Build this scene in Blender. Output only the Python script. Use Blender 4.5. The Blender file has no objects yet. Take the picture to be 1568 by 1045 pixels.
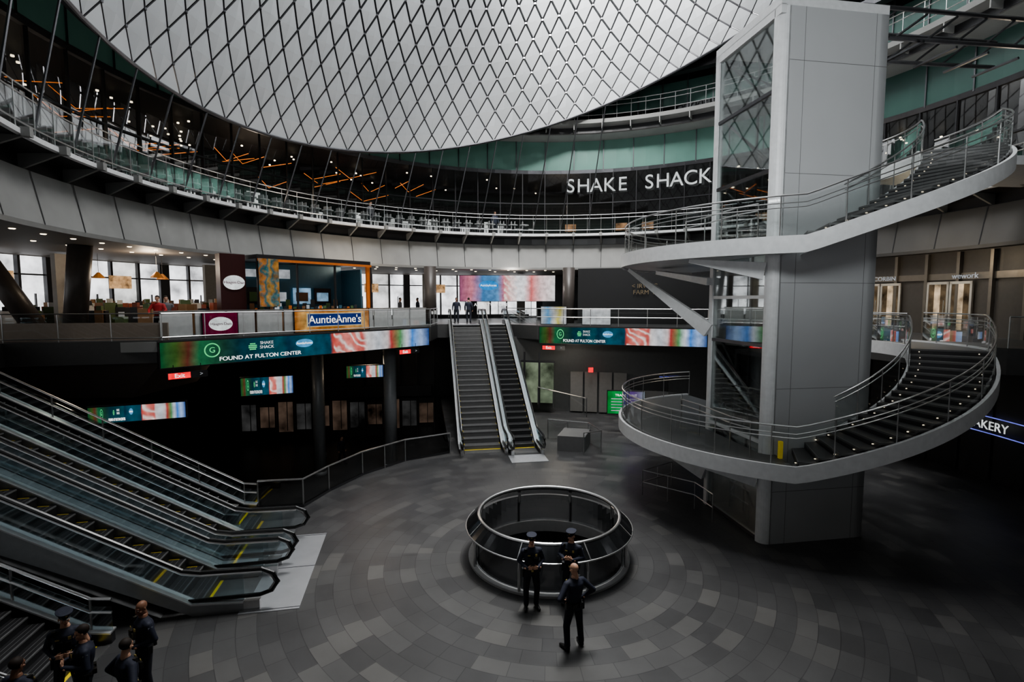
import bpy, math, random
from mathutils import Vector, Matrix
random.seed(4)
pi=math.pi
rad=math.radians
SC=bpy.context.scene
COL=SC.collection

# ------------------------------------------------------------------ materials
def nodes(name):
    m=bpy.data.materials.new(name); m.use_nodes=True
    nt=m.node_tree; nt.nodes.clear()
    out=nt.nodes.new('ShaderNodeOutputMaterial')
    return m,nt,out
def mat(name,col,rough=.5,metal=0,es=0,ecol=None,var=.12,scale=6,spec=.5,bump=0):
    m,nt,out=nodes(name)
    b=nt.nodes.new('ShaderNodeBsdfPrincipled')
    b.inputs['Roughness'].default_value=rough
    b.inputs['Metallic'].default_value=metal
    b.inputs['Specular IOR Level'].default_value=spec
    tc=nt.nodes.new('ShaderNodeTexCoord')
    nz=nt.nodes.new('ShaderNodeTexNoise'); nz.inputs['Scale'].default_value=scale
    nt.links.new(tc.outputs['Object'],nz.inputs['Vector'])
    mx=nt.nodes.new('ShaderNodeMix'); mx.data_type='RGBA'
    c0=[max(0,c*(1-var)) for c in col]+[1]; c1=[min(1,c*(1+var)) for c in col]+[1]
    mx.inputs[6].default_value=c0; mx.inputs[7].default_value=c1
    nt.links.new(nz.outputs['Fac'],mx.inputs[0])
    nt.links.new(mx.outputs[2],b.inputs['Base Color'])
    if es>0:
        b.inputs['Emission Color'].default_value=list(ecol or col)+[1]
        b.inputs['Emission Strength'].default_value=es
    if bump>0:
        bp=nt.nodes.new('ShaderNodeBump'); bp.inputs['Strength'].default_value=bump
        nt.links.new(nz.outputs['Fac'],bp.inputs['Height']); nt.links.new(bp.outputs[0],b.inputs['Normal'])
    nt.links.new(b.outputs[0],out.inputs[0])
    return m
def glassmat(name,tint,base=.06,rough=.02,gl=(1,1,1)):
    m,nt,out=nodes(name)
    t=nt.nodes.new('ShaderNodeBsdfTransparent'); t.inputs[0].default_value=list(tint)+[1]
    g=nt.nodes.new('ShaderNodeBsdfGlossy'); g.inputs[0].default_value=list(gl)+[1]; g.inputs['Roughness'].default_value=rough
    fr=nt.nodes.new('ShaderNodeLayerWeight'); fr.inputs[0].default_value=.3
    ma=nt.nodes.new('ShaderNodeMath'); ma.operation='MULTIPLY_ADD'; ma.inputs[1].default_value=.5; ma.inputs[2].default_value=base; ma.use_clamp=True
    nt.links.new(fr.outputs['Fresnel'],ma.inputs[0])
    mx=nt.nodes.new('ShaderNodeMixShader')
    nt.links.new(ma.outputs[0],mx.inputs[0]); nt.links.new(t.outputs[0],mx.inputs[1]); nt.links.new(g.outputs[0],mx.inputs[2])
    nt.links.new(mx.outputs[0],out.inputs[0])
    return m
def emat(name,col,s,scale=3,var=.3):
    """emission broken up by noise so it reads as a lit surface"""
    m,nt,out=nodes(name)
    tc=nt.nodes.new('ShaderNodeTexCoord'); nz=nt.nodes.new('ShaderNodeTexNoise'); nz.inputs['Scale'].default_value=scale; nz.inputs['Detail'].default_value=4
    nt.links.new(tc.outputs['Object'],nz.inputs['Vector'])
    mr=nt.nodes.new('ShaderNodeMapRange'); mr.inputs[1].default_value=.3; mr.inputs[2].default_value=.7; mr.inputs[3].default_value=s*(1-var); mr.inputs[4].default_value=s*(1+var)
    nt.links.new(nz.outputs['Fac'],mr.inputs[0])
    e=nt.nodes.new('ShaderNodeEmission'); e.inputs[0].default_value=list(col)+[1]; nt.links.new(mr.outputs[0],e.inputs[1])
    nt.links.new(e.outputs[0],out.inputs[0])
    return m
def screenmat(name,stops,strength=1.4,dist=.12,nscale=9,vscale=14,lo=.5,hi=1.25,streak=None):
    m,nt,out=nodes(name)
    tc=nt.nodes.new('ShaderNodeTexCoord')
    sp=nt.nodes.new('ShaderNodeSeparateXYZ'); nt.links.new(tc.outputs['Generated'],sp.inputs[0])
    mp=nt.nodes.new('ShaderNodeTexNoise'); mp.inputs['Scale'].default_value=nscale*.12; mp.inputs['Detail'].default_value=2
    nt.links.new(tc.outputs['Object'],mp.inputs['Vector'])
    a=nt.nodes.new('ShaderNodeMath'); a.operation='SUBTRACT'; a.inputs[1].default_value=.5
    nt.links.new(mp.outputs['Fac'],a.inputs[0])
    b=nt.nodes.new('ShaderNodeMath'); b.operation='MULTIPLY_ADD'; b.inputs[1].default_value=dist
    nt.links.new(a.outputs[0],b.inputs[0]); nt.links.new(sp.outputs[0],b.inputs[2])
    r=nt.nodes.new('ShaderNodeValToRGB'); cr=r.color_ramp
    while len(cr.elements)>1: cr.elements.remove(cr.elements[-1])
    cr.elements[0].position=stops[0][0]; cr.elements[0].color=list(stops[0][1])+[1]
    for p,c in stops[1:]:
        e=cr.elements.new(p); e.color=list(c)+[1]
    nt.links.new(b.outputs[0],r.inputs[0])
    colout=r.outputs[0]
    if streak:
        w=nt.nodes.new('ShaderNodeTexWave'); w.inputs['Scale'].default_value=1.1; w.inputs['Distortion'].default_value=9; w.inputs['Detail'].default_value=2
        w.wave_type='BANDS'; w.bands_direction='DIAGONAL'
        nt.links.new(tc.outputs['Object'],w.inputs['Vector'])
        k=nt.nodes.new('ShaderNodeValToRGB'); kr=k.color_ramp; kr.interpolation='CONSTANT'
        kr.elements[0].position=0; kr.elements[0].color=(0,0,0,1); kr.elements[1].position=streak[0]; kr.elements[1].color=(1,1,1,1)
        e=kr.elements.new(streak[1]); e.color=(0,0,0,1)
        nt.links.new(sp.outputs[0],k.inputs[0])
        pw=nt.nodes.new('ShaderNodeMath'); pw.operation='POWER'; pw.inputs[1].default_value=2.5; nt.links.new(w.outputs['Fac'],pw.inputs[0])
        mm=nt.nodes.new('ShaderNodeMath'); mm.operation='MULTIPLY'; nt.links.new(pw.outputs[0],mm.inputs[0]); nt.links.new(k.outputs[0],mm.inputs[1])
        mx=nt.nodes.new('ShaderNodeMix'); mx.data_type='RGBA'; mx.inputs[7].default_value=(.95,.78,.74,1)
        nt.links.new(mm.outputs[0],mx.inputs[0]); nt.links.new(colout,mx.inputs[6]); colout=mx.outputs[2]
    v=nt.nodes.new('ShaderNodeTexNoise'); v.inputs['Scale'].default_value=vscale*.12; v.inputs['Detail'].default_value=5
    nt.links.new(tc.outputs['Object'],v.inputs['Vector'])
    mr=nt.nodes.new('ShaderNodeMapRange'); mr.inputs[1].default_value=.3; mr.inputs[2].default_value=.7; mr.inputs[3].default_value=lo*strength; mr.inputs[4].default_value=hi*strength
    nt.links.new(v.outputs['Fac'],mr.inputs[0])
    e=nt.nodes.new('ShaderNodeEmission'); nt.links.new(colout,e.inputs[0]); nt.links.new(mr.outputs[0],e.inputs[1])
    nt.links.new(e.outputs[0],out.inputs[0])
    return m
def floormat():
    m,nt,out=nodes('floor_tile_stone')
    N=nt.nodes.new; L=nt.links.new
    def math_(op,a,b=None,c=None):
        n=N('ShaderNodeMath'); n.operation=op
        for i,x in enumerate((a,b,c)):
            if x is None: continue
            if isinstance(x,(int,float)): n.inputs[i].default_value=x
            else: L(x,n.inputs[i])
        return n.outputs[0]
    tc=N('ShaderNodeTexCoord'); sp=N('ShaderNodeSeparateXYZ'); L(tc.outputs['Object'],sp.inputs[0])
    x,y=sp.outputs[0],sp.outputs[1]
    r=math_('SQRT',math_('ADD',math_('MULTIPLY',x,x),math_('MULTIPLY',y,y)))
    th=math_('DIVIDE',math_('ARCTAN2',y,x),2*pi)
    q=math_('DIVIDE',r,.42); k=math_('FLOOR',q); fr=math_('FRACT',q)
    n=math_('ROUND',math_('MULTIPLY',math_('ADD',k,.5),.42*2*pi/.72))
    u=math_('ADD',math_('MULTIPLY',th,n),math_('MULTIPLY',k,.37))
    c=math_('FLOOR',u); fu=math_('FRACT',u)
    cb=N('ShaderNodeCombineXYZ'); L(k,cb.inputs[0]); L(c,cb.inputs[1])
    wn=N('ShaderNodeTexWhiteNoise'); wn.noise_dimensions='2D'; L(cb.outputs[0],wn.inputs['Vector'])
    rp=N('ShaderNodeValToRGB'); rp.color_ramp.elements[0].color=(.060,.060,.062,1); rp.color_ramp.elements[1].color=(.108,.106,.103,1)
    e=rp.color_ramp.elements.new(.8); e.color=(.078,.078,.079,1)
    L(wn.outputs['Value'],rp.inputs[0])
    g1=math_('GREATER_THAN',fr,.035); g2=math_('GREATER_THAN',fu,.02)
    g=math_('MULTIPLY',g1,g2)
    g=math_('MULTIPLY_ADD',g,.4,.6)
    nz=N('ShaderNodeTexNoise'); nz.inputs['Scale'].default_value=.5; nz.inputs['Detail'].default_value=6; L(tc.outputs['Object'],nz.inputs['Vector'])
    nn=math_('MULTIPLY_ADD',nz.outputs['Fac'],.8,.6)
    g=math_('MULTIPLY',g,nn)
    mx=N('ShaderNodeVectorMath'); mx.operation='SCALE'; L(rp.outputs[0],mx.inputs[0]); L(g,mx.inputs['Scale'])
    b=N('ShaderNodeBsdfPrincipled'); L(mx.outputs[0],b.inputs['Base Color'])
    L(math_('MULTIPLY_ADD',wn.outputs['Value'],.12,.34),b.inputs['Roughness'])
    b.inputs['Specular IOR Level'].default_value=.4
    L(b.outputs[0],out.inputs[0])
    return m

STEEL=mat('steel_brushed',(.6,.6,.6),.28,.9)
STEELD=mat('steel_dark',(.16,.16,.17),.3,.9)
WHITE=mat('painted_white',(.74,.75,.76),.38)
PANEL=mat('tower_panel_grey',(.50,.51,.52),.5,0,var=.05,scale=.7)
FASC=mat('fascia_panel',(.27,.272,.265),.6,var=.2,scale=1)
FASC_SHADE=mat('fascia_panel_shaded',(.09,.088,.085),.6,var=.15,scale=1)  # darker fascia copy: shade of the right side put into its colour
DARK=mat('dark_metal',(.03,.03,.033),.35)
BLACK=mat('black_matte',(.012,.012,.013),.6)
RUB=mat('rubber_black',(.015,.015,.015),.25)
STEP=mat('escalator_step',(.04,.04,.042),.45,.3)
STEPL=mat('stair_tread_grey',(.13,.13,.13),.5,.2)
NOSE=mat('step_nosing',(.22,.22,.22),.45,.4)
YEL=mat('yellow_paint',(.5,.38,.03),.5)
YELB=mat('yellow_bright',(.8,.62,.03),.5,es=.12,ecol=(.8,.6,.03))
GLASS=glassmat('glass_clear',(.91,.935,.93),.04)
GLASSE=glassmat('glass_escalator',(.66,.75,.78),.2,.06)
GLASSD=glassmat('glass_dark',(.72,.73,.73),.05)
GLASSB=glassmat('glass_smoked',(.2,.21,.22),.08)
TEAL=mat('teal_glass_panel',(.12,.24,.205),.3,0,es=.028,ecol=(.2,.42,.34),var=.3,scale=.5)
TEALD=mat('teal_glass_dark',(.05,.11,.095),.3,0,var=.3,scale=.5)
WALLD=mat('wall_dark_granite',(.03,.03,.031),.5,var=.3,scale=2)
WALLM=mat('wall_mid_grey',(.08,.08,.08),.55)
CEIL=mat('ceiling_soffit',(.12,.105,.09),.6)
CEILD=mat('ceiling_dark',(.025,.025,.025),.6)
BROWN=mat('bulkhead_bronze',(.16,.13,.115),.35,.2)
LAMP=emat('downlight_emit',(1,.84,.6),6)
ORANGE=emat('neon_orange',(1,.27,.05),1.5)
DAY=emat('daylight_window',(.94,.95,.98),1.35,.9,.6)
DAYD=emat('daylight_dim',(.9,.9,.88),.85,.9,.6)
TXT=emat('sign_white',(1,1,1),1.3)
TXTS=emat('sign_white_soft',(.9,.95,.95),.75)
TXTD=emat('sign_white_dim',(.9,.95,1),.35)
RED=emat('exit_red',(1,.03,.04),1.4)
GREEN=emat('sign_green',(.15,.8,.3),.9)
BLUEN=emat('neon_blue',(.22,.25,1),.9)

# ------------------------------------------------------------------ mesh builder
class M:
    def __init__(s): s.v=[];s.f=[];s.m=[]
    def add(s,vs,fs,m=0):
        o=len(s.v); s.v+= [tuple(v) for v in vs]
        for f in fs: s.f.append(tuple(o+i for i in f)); s.m.append(m)
    def quad(s,a,b,c,d,m=0): s.add([a,b,c,d],[(0,1,2,3)],m)
    def obox(s,o,ax,ay,az,m=0):
        o=Vector(o);ax=Vector(ax);ay=Vector(ay);az=Vector(az)
        vs=[o,o+ax,o+ax+ay,o+ay,o+az,o+ax+az,o+ax+ay+az,o+ay+az]
        s.add(vs,[(0,3,2,1),(4,5,6,7),(0,1,5,4),(1,2,6,5),(2,3,7,6),(3,0,4,7)],m)
    def box(s,c,sz,rz=0,m=0):
        a=Vector((math.cos(rz),math.sin(rz),0)); b=Vector((-math.sin(rz),math.cos(rz),0))
        o=Vector(c)-a*sz[0]/2-b*sz[1]/2-Vector((0,0,sz[2]/2))
        s.obox(o,a*sz[0],b*sz[1],(0,0,sz[2]),m)
    def prism(s,poly,z0,z1,m=0):
        n=len(poly); vs=[(p[0],p[1],z0) for p in poly]+[(p[0],p[1],z1) for p in poly]
        fs=[tuple(reversed(range(n))),tuple(range(n,2*n))]+[(i,(i+1)%n,n+(i+1)%n,n+i) for i in range(n)]
        s.add(vs,fs,m)
    def tube(s,pts,r,n=6,m=0,cap=True):
        pts=[Vector(p) for p in pts]; k=len(pts); vs=[]
        rr=r if isinstance(r,(list,tuple)) else [r]*k
        for i,p in enumerate(pts):
            t=(pts[min(i+1,k-1)]-pts[max(i-1,0)])
            if t.length<1e-9: t=Vector((0,0,1))
            t.normalize()
            up=Vector((0,0,1)) if abs(t.z)<.95 else Vector((0,1,0))
            a=t.cross(up).normalized(); b=a.cross(t)
            for j in range(n):
                q=2*pi*j/n
                vs.append(p+(a*math.cos(q)+b*math.sin(q))*rr[i])
        fs=[(i*n+j,i*n+(j+1)%n,(i+1)*n+(j+1)%n,(i+1)*n+j) for i in range(k-1) for j in range(n)]
        if cap: fs+=[tuple(reversed(range(n))),tuple(range((k-1)*n,k*n))]
        s.add(vs,fs,m)
    def rev(s,cx,cy,prof,a0=0,a1=360,n=96,m=0,closed=False):
        vs=[];k=len(prof)
        for i in range(n+1):
            a=rad(a0+(a1-a0)*i/n)
            for r,z in prof: vs.append((cx+r*math.cos(a),cy+r*math.sin(a),z))
        kk=k if closed else k-1
        fs=[(i*k+j,(i+1)*k+j,(i+1)*k+(j+1)%k,i*k+(j+1)%k) for i in range(n) for j in range(kk)]
        s.add(vs,fs,m)
    def ell(s,c,r,m=0,n=12,k=8):
        vs=[];fs=[]
        for i in range(k+1):
            p=pi*i/k; p=min(max(p,.03),pi-.03)
            for j in range(n):
                q=2*pi*j/n
                vs.append((c[0]+r[0]*math.sin(p)*math.cos(q),c[1]+r[1]*math.sin(p)*math.sin(q),c[2]+r[2]*math.cos(p)))
        fs=[(i*n+j,(i+1)*n+j,(i+1)*n+(j+1)%n,i*n+(j+1)%n) for i in range(k) for j in range(n)]
        fs+=[tuple(range(n)),tuple(reversed(range(k*n,(k+1)*n)))]
        s.add(vs,fs,m)
    def caps(s,p0,r0,p1,r1,m=0,n=10):
        p0=Vector(p0);p1=Vector(p1);d=(p1-p0).normalized()
        pts=[];rr=[]
        for a in (5,35,65): pts.append(p0-d*r0*math.cos(rad(a)));rr.append(r0*math.sin(rad(a)))
        pts+=[p0,p1];rr+=[r0,r1]
        for a in (65,35,5): pts.append(p1+d*r1*math.cos(rad(a)));rr.append(r1*math.sin(rad(a)))
        up=Vector((0,0,1)) if abs(d.z)<.9 else Vector((0,1,0))
        a=d.cross(up).normalized(); b=a.cross(d); vs=[]
        for p,r in zip(pts,rr):
            for j in range(n):
                q=2*pi*j/n; vs.append(p+(a*math.cos(q)+b*math.sin(q))*r)
        k=len(pts)
        fs=[(i*n+j,i*n+(j+1)%n,(i+1)*n+(j+1)%n,(i+1)*n+j) for i in range(k-1) for j in range(n)]
        fs+=[tuple(reversed(range(n))),tuple(range((k-1)*n,k*n))]
        s.add(vs,fs,m)
    def loft(s,rings,m=0,n=20):
        vs=[]
        for z,cx,cy,rx,ry in rings:
            for j in range(n):
                q=2*pi*j/n; c=math.cos(q); t=math.sin(q)
                vs.append((cx+rx*math.copysign(abs(c)**.85,c),cy+ry*math.copysign(abs(t)**.85,t),z))
        k=len(rings)
        fs=[(i*n+j,i*n+(j+1)%n,(i+1)*n+(j+1)%n,(i+1)*n+j) for i in range(k-1) for j in range(n)]
        fs+=[tuple(reversed(range(n))),tuple(range((k-1)*n,k*n))]
        s.add(vs,fs,m)
    def build(s,name,mats,parent=None,smooth=False,loc=None):
        me=bpy.data.meshes.new(name)
        vs=s.v
        if loc is not None: vs=[(v[0]-loc[0],v[1]-loc[1],v[2]-loc[2]) for v in s.v]
        me.from_pydata(vs,[],s.f)
        for x in mats: me.materials.append(x)
        me.polygons.foreach_set('material_index',s.m)
        if smooth: me.polygons.foreach_set('use_smooth',[True]*len(s.f))
        me.update()
        o=bpy.data.objects.new(name,me); COL.objects.link(o)
        if loc is not None: o.location=loc
        if parent: o.parent=parent
        return o
def text(name,body,size,loc,rz,mt,parent=None,ext=.01,align='CENTER',rx=pi/2,sx=1):
    c=bpy.data.curves.new(name,'FONT'); c.body=body; c.size=size; c.extrude=ext; c.align_x=align; c.align_y='CENTER'
    c.materials.append(mt)
    o=bpy.data.objects.new(name,c); COL.objects.link(o); o.location=loc; o.rotation_euler=(rx,0,rz); o.scale=(sx,1,1)
    if parent: o.parent=parent
    return o
def empty(name,loc=(0,0,0)):
    o=bpy.data.objects.new(name,None); COL.objects.link(o); o.location=loc; return o
def panel(name,p0,p1,z0,z1,mt,th=.12,frame=None):
    L=math.hypot(p1[0]-p0[0],p1[1]-p0[1]); h=z1-z0
    mb=M(); mb.quad((0,0,0),(L,0,0),(L,0,h),(0,0,h),0)
    o=mb.build(name,[mt]); o.location=(p0[0],p0[1],z0); o.rotation_euler=(0,0,math.atan2(p1[1]-p0[1],p1[0]-p0[0]))
    fb=M(); fb.obox((-.04,.01,-.04),(L+.08,0,0),(0,th,0),(0,0,h+.08))
    for q in ((-.04,-.04,L+.08,.04),(-.04,h,L+.08,.04)): fb.obox((q[0],-.03,q[1]),(q[2],0,0),(0,.05,0),(0,0,q[3]))
    fb.build('casing',[frame or BLACK],o)
    return o,L,h
def P(c,r,a): return (c[0]+r*math.cos(rad(a)),c[1]+r*math.sin(rad(a)))
def resample(path,step):
    pts=[Vector(p) for p in path]; out=[pts[0]]
    for a,b in zip(pts,pts[1:]):
        n=max(1,round((b-a).length/step))
        for i in range(1,n+1): out.append(a.lerp(b,i/n))
    return out
def rail(mb,path,h=1.05,tubes=(1.05,),r=.028,step=1.5,glass=True,post=True,gh=.95):
    """mats 0 steel 1 glass"""
    Z=Vector((0,0,1))
    for t in tubes: mb.tube([Vector(p)+Z*t for p in path],r,6,0)
    rs=resample(path,step)
    if post:
        for p in rs: mb.tube([p,p+Z*h],r*.8,5,0)
    if glass:
        for a,b in zip([Vector(p) for p in path],[Vector(p) for p in path][1:]):
            mb.quad(a+Z*.08,b+Z*.08,b+Z*gh,a+Z*gh,1)

C=(2.5,20.5); W=(1.05,14.4); S=(10.0,19.0)
ZS=5.7; Z2=12.05; ZL=-2.9; RO=30.4

# ------------------------------------------------------------------ floor etc.
def sweep(center,poly,ri,zt,zb,inner_is_poly=False,rout=None):
    def hit(a):
        d=(math.cos(a),math.sin(a)); best=None
        n=len(poly)
        for i in range(n):
            x1,y1=poly[i][0]-center[0],poly[i][1]-center[1]; x2,y2=poly[(i+1)%n][0]-center[0],poly[(i+1)%n][1]-center[1]
            ex,ey=x2-x1,y2-y1; den=d[0]*ey-d[1]*ex
            if abs(den)<1e-9: continue
            t=(x1*ey-y1*ex)/den; u=(x1*d[1]-y1*d[0])/den
            if t>0 and -1e-6<=u<=1+1e-6 and (best is None or t>best): best=t
        return best or 1
    angs=sorted(set([rad(i*2.5) for i in range(144)]+[math.atan2(p[1]-center[1],p[0]-center[0])%(2*pi) for p in poly]))
    mb=M(); n=len(angs); vs=[]
    for a in angs:
        h=hit(a); r0,r1=(h,rout) if inner_is_poly else (ri,h)
        for r,z in ((r0,zt),(r1,zt),(r1,zb),(r0,zb)): vs.append((center[0]+r*math.cos(a),center[1]+r*math.sin(a),z))
    fs=[]
    for i in range(n):
        j=(i+1)%n
        for k in range(4): fs.append((i*4+k,i*4+(k+1)%4,j*4+(k+1)%4,j*4+k))
    mb.add(vs,fs); 
    return mb
FP=[(30,-15),(30,45),(-6.5,45),(-2.95,24.25),(-4.8,23.05),(-6.2,21.15),(-6.95,19.3),(-7.35,17.75),(-8.9,17.55),(-25,14.4),(-25,-15)]
fl=sweep(W,FP,2.12,0,-.35).build('floor',[floormat()],loc=(W[0],W[1],0))
mb=M(); mb.quad((-32,-15,ZL),(32,-15,ZL),(32,48,ZL),(-32,48,ZL)); mb.build('floor_lower_concourse',[mat('floor_dark',(.03,.03,.03),.35)])
mb=M(); ep=[(-2.95,24.25),(-4.8,23.05),(-6.2,21.15),(-6.95,19.3),(-7.35,17.75),(-8.9,17.55)]
for a,b in zip(ep,ep[1:]): mb.quad((*a,.1),(*b,.1),(*b,.0),(*a,.0))
mb.build('trim_floor_edge',[STEELD])

OP=[(19.4,16),(16.6,17.2),(15.7,20.5),(14.5,25),(11.4,30),(1.6,33),(-.55,35.2),(-5.0,34.6),(-5,31.6),(-14,20.6),(-19,19.2),(-19,8),(-12,2),(0,.4),(12,2),(19,9)]
dk=sweep(C,OP,0,ZS,ZS-.9,True,RO); dk.build('street_level_slab',[mat('slab_finish',(.06,.06,.06),.4)])
mb=M()
def z3(ps,z): return [(p[0],p[1],z) for p in ps]
rail(mb,z3([OP[-1],OP[0],OP[1]],ZS))
rail(mb,z3([OP[2],OP[3],OP[4],OP[5],OP[6]],ZS),tubes=(1.08,.55),step=1.6)
rail(mb,z3([OP[7],OP[8],OP[9],OP[10],(-25,18.6)],ZS),tubes=(1.08,.12),step=1.6)
rail(mb,z3([OP[12],OP[13],OP[14],OP[15]],ZS))
mb.build('railing_street_level',[STEEL,GLASS])
mb=M()
mb.add([(-27,18.3,5.6),(-14,20.5,5.6),(-14.3,20.8,4.7),(-16,21.5,3.2),(-27,19.5,3.5),(-14,26,5.6),(-27,26,5.6),(-16,26,3.2),(-27,26,3.5)],
       [(0,1,2,3,4),(1,5,7,3,2),(3,7,8,4),(0,4,8,6)])
mb.obox((-25,18.55,5.25),(11,1.9,0),(0,.1,0),(0,0,.4),1)
mb.build('bulkhead_soffit',[BROWN,FASC])
mb=M(); mb.rev(C[0],C[1],[(30.5,-3.0),(30.5,26)],0,360,72); mb.build('wall_outer',[WALLD])
mb=M(); mb.rev(C[0],C[1],[(16.9,ZL),(16.9,4.8)],-75,55,48)
for i in range(27): 
    a=-75+5*i; p=P(C,16.85,a); mb.box((p[0],p[1],2.2),(.06,.12,5.1),rad(a),1)
mb.rev(C[0],C[1],[(16.8,4.45),(16.8,4.8)],-75,55,48,1)
mb.build('wall_lower_right',[WALLD,DARK])
mb=M(); mb.quad((-30,35.5,ZL),(-6,39,ZL),(-6,39,4.9),(-30,35.5,4.9)); mb.quad((-6,39,ZL),(-1,41,ZL),(-1,41,4.9),(-6,39,4.9)); mb.build('wall_lower_back',[WALLD])
mb=M(); mb.quad((-.5,34.5,0),(13,31.5,0),(13,31.5,4.9),(-.5,34.5,4.9)); mb.obox((-.5,34.4,0),(0,6,0),(.1,0,0),(0,0,4.9)); mb.build('wall_lower_centre',[WALLM])

# ------------------------------------------------------------------ ring level 2
mb=M()
mb.rev(C[0],C[1],[(RO,9.55),(17.75,9.55)],0,360,112,1)
pf=[(17.75,9.55),(17.72,9.7),(18.05,11.35),(18.3,11.4)]
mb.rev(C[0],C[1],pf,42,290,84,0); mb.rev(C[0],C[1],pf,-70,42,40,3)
for i in range(56):
    a=360*i/56
    q=Vector((*P(C,17.70,a),9.7)); q2=Vector((*P(C,18.02,a),11.35)); t=Vector((-math.sin(rad(a)),math.cos(rad(a)),0))*.02
    mb.add([q-t,q+t,q2+t,q2-t],[(0,1,2,3)],2)
mb.build('ceiling_street_level',[FASC,CEIL,DARK,FASC_SHADE])
mb=M()
mb.rev(C[0],C[1],[(18.3,11.4),(18.3,11.85),(17.25,11.92)],0,360,112,1)
mb.rev(C[0],C[1],[(17.25,11.90),(17.15,11.93),(17.15,12.08),(17.25,12.1),(RO,12.1)],0,360,112,0)
for i in range(56):
    a=rad(360*i/56); d=Vector((math.cos(a),math.sin(a),0)); t=Vector((-d.y,d.x,0))
    o=Vector((C[0],C[1],0))+d*17.1
    mb.add([o+t*.05+Vector((0,0,11.9)),o+t*-.05+Vector((0,0,11.9)),o+d*1.2-t*.05+Vector((0,0,11.35)),o+d*1.2+t*.05+Vector((0,0,11.35)),o+d*1.2-t*.05+Vector((0,0,11.9)),o+d*1.2+t*.05+Vector((0,0,11.9))],[(0,1,2,3),(1,4,2),(0,3,5)],2)
    mb.box(tuple(o+Vector((0,0,12.0))-d*.05),(.22,.2,.26),a,2)
mb.build('walkway_gallery',[WHITE,DARK,FASC])
mb=M()
path=[(*P(C,17.3,a),12.1) for a in [i*360/112 for i in range(113)]]
rail(mb,path,1.3,(1.3,1.05,.25),.022,1.9,True,True,1.0)
mb.build('railing_gallery',[STEEL,GLASS])
mb=M()
mb.rev(C[0],C[1],[(19.6,12.1),(19.6,16.9)],0,360,96,1)
for i in range(72):
    a=360*i/72; p=P(C,19.55,a); mb.box((p[0],p[1],14.5),(.12,.06,4.8),rad(a),0)
mb.rev(C[0],C[1],[(19.5,14.6),(19.5,14.68)],0,360,96,0)
mb.rev(C[0],C[1],[(19.5,16.85),(RO,16.85)],0,360,72,2)
mb.rev(C[0],C[1],[(27,12.1),(27,16.9)],0,360,72,2)
mb.build('window_gallery_glazing',[DARK,GLASSD,BLACK])
mb=M()
a=98
while a<222:
    w=random.uniform(.7,2.4)
    far=a<140
    rr=23.5
    p0=P(C,rr,a); p1=P(C,rr,a+w)
    z0=(12.7 if far else 13.1)+random.uniform(0,.2); z1=z0+random.choice([.5,.8,1.1])
    mb.quad((*p1,z0),(*p0,z0),(*p0,z1),(*p1,z1),0)
    a+=w+random.uniform(.8,3.0)
for a in range(28,92,5):
    if random.random()<.7:
        p0=P(C,24.5,a); p1=P(C,24.5,a+2.2); z0=13.2; mb.quad((*p1,z0),(*p0,z0),(*p0,z0+.6),(*p1,z0+.6),1)
mb.build('window_gallery_daylight',[DAYD,emat('menu_board_warm',(1,.55,.3),.4,2,.7)])
mb=M()
for k in range(4):
    a=112+k*3.1
    while a<205:
        w=random.uniform(2.2,4.5); r0=random.uniform(20.6,24)
        z=15.6+random.uniform(-.3,.8)
        p=[(*P(C,r0,a),z),(*P(C,r0+.8,a+w),z-.5),(*P(C,r0+1.2,a+w*1.5),z+.2)]
        mb.tube(p[:2] if random.random()<.5 else p,.018,4,0)
        a+=w*1.5+random.uniform(2,9)
mb.build('neon_ceiling_lights',[ORANGE])
mb=M()
for i in range(110):
    a=random.uniform(20,215); r=random.uniform(20.3,25); p=P(C,r,a)
    if 52<a<90: continue
    mb.rev(p[0],p[1],[(0,16.5),(.06,16.5),(.06,16.56)],0,360,8,0)
mb.build('ceiling_spotlights_gallery',[LAMP])
mb=M()
for i in range(46):
    a=95+i*2.6
    p=P(C,18.4,a); rz=rad(a)
    mb.tube([(*p,12.1),(*p,12.85)],.03,5,1); mb.rev(p[0],p[1],[(0,12.88),(.36,12.88),(.36,12.84),(0,12.84)],0,360,12,0)
    for s_ in (-1,1):
        q=P(C,18.4,a+s_*1.6)
        mb.box((*q,12.55),(.42,.42,.04),rz,0)
        q2=P(C,18.4,a+s_*2.2); mb.box((*q2,12.85),(.42,.04,.5),rz,0)
        for dx in (-.18,.18):
            for dy in (-.18,.18): mb.box((q[0]+dx,q[1]+dy,12.32),(.03,.03,.44),0,1)
mb.build('cafe_tables_and_chairs',[mat('chair_grey',(.35,.35,.35),.5),DARK])
mb=M()
mb.rev(C[0],C[1],[(19.5,16.85),(19.45,17.1)],0,360,96,1)
mb.rev(C[0],C[1],[(19.5,17.1),(19.5,19.2)],40,290,80,0); mb.rev(C[0],C[1],[(19.5,17.1),(19.5,19.2)],-70,40,36,2)  # right segment takes a darker teal copy, its shade put into the colour
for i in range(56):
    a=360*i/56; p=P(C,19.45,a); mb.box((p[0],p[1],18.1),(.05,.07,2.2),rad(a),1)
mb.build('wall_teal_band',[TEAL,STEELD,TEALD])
mb=M()
mb.rev(C[0],C[1],[(19.6,19.2),(18.2,19.3),(18.1,19.8),(17.5,19.85),(17.45,20.1),(RO,20.1)],0,360,96,0)
mb.rev(C[0],C[1],[(18.1,19.35),(18.1,19.75)],0,360,96,1)
for i in range(56):
    a=rad(360*i/56); d=Vector((math.cos(a),math.sin(a),0)); o=Vector((C[0],C[1],19.45))+d*17.5
    mb.obox(o,d*.8,(-d.y*.06,d.x*.06,0),(0,0,.45),0)
mb.build('walkway_upper_gallery',[FASC,DARK])
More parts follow.
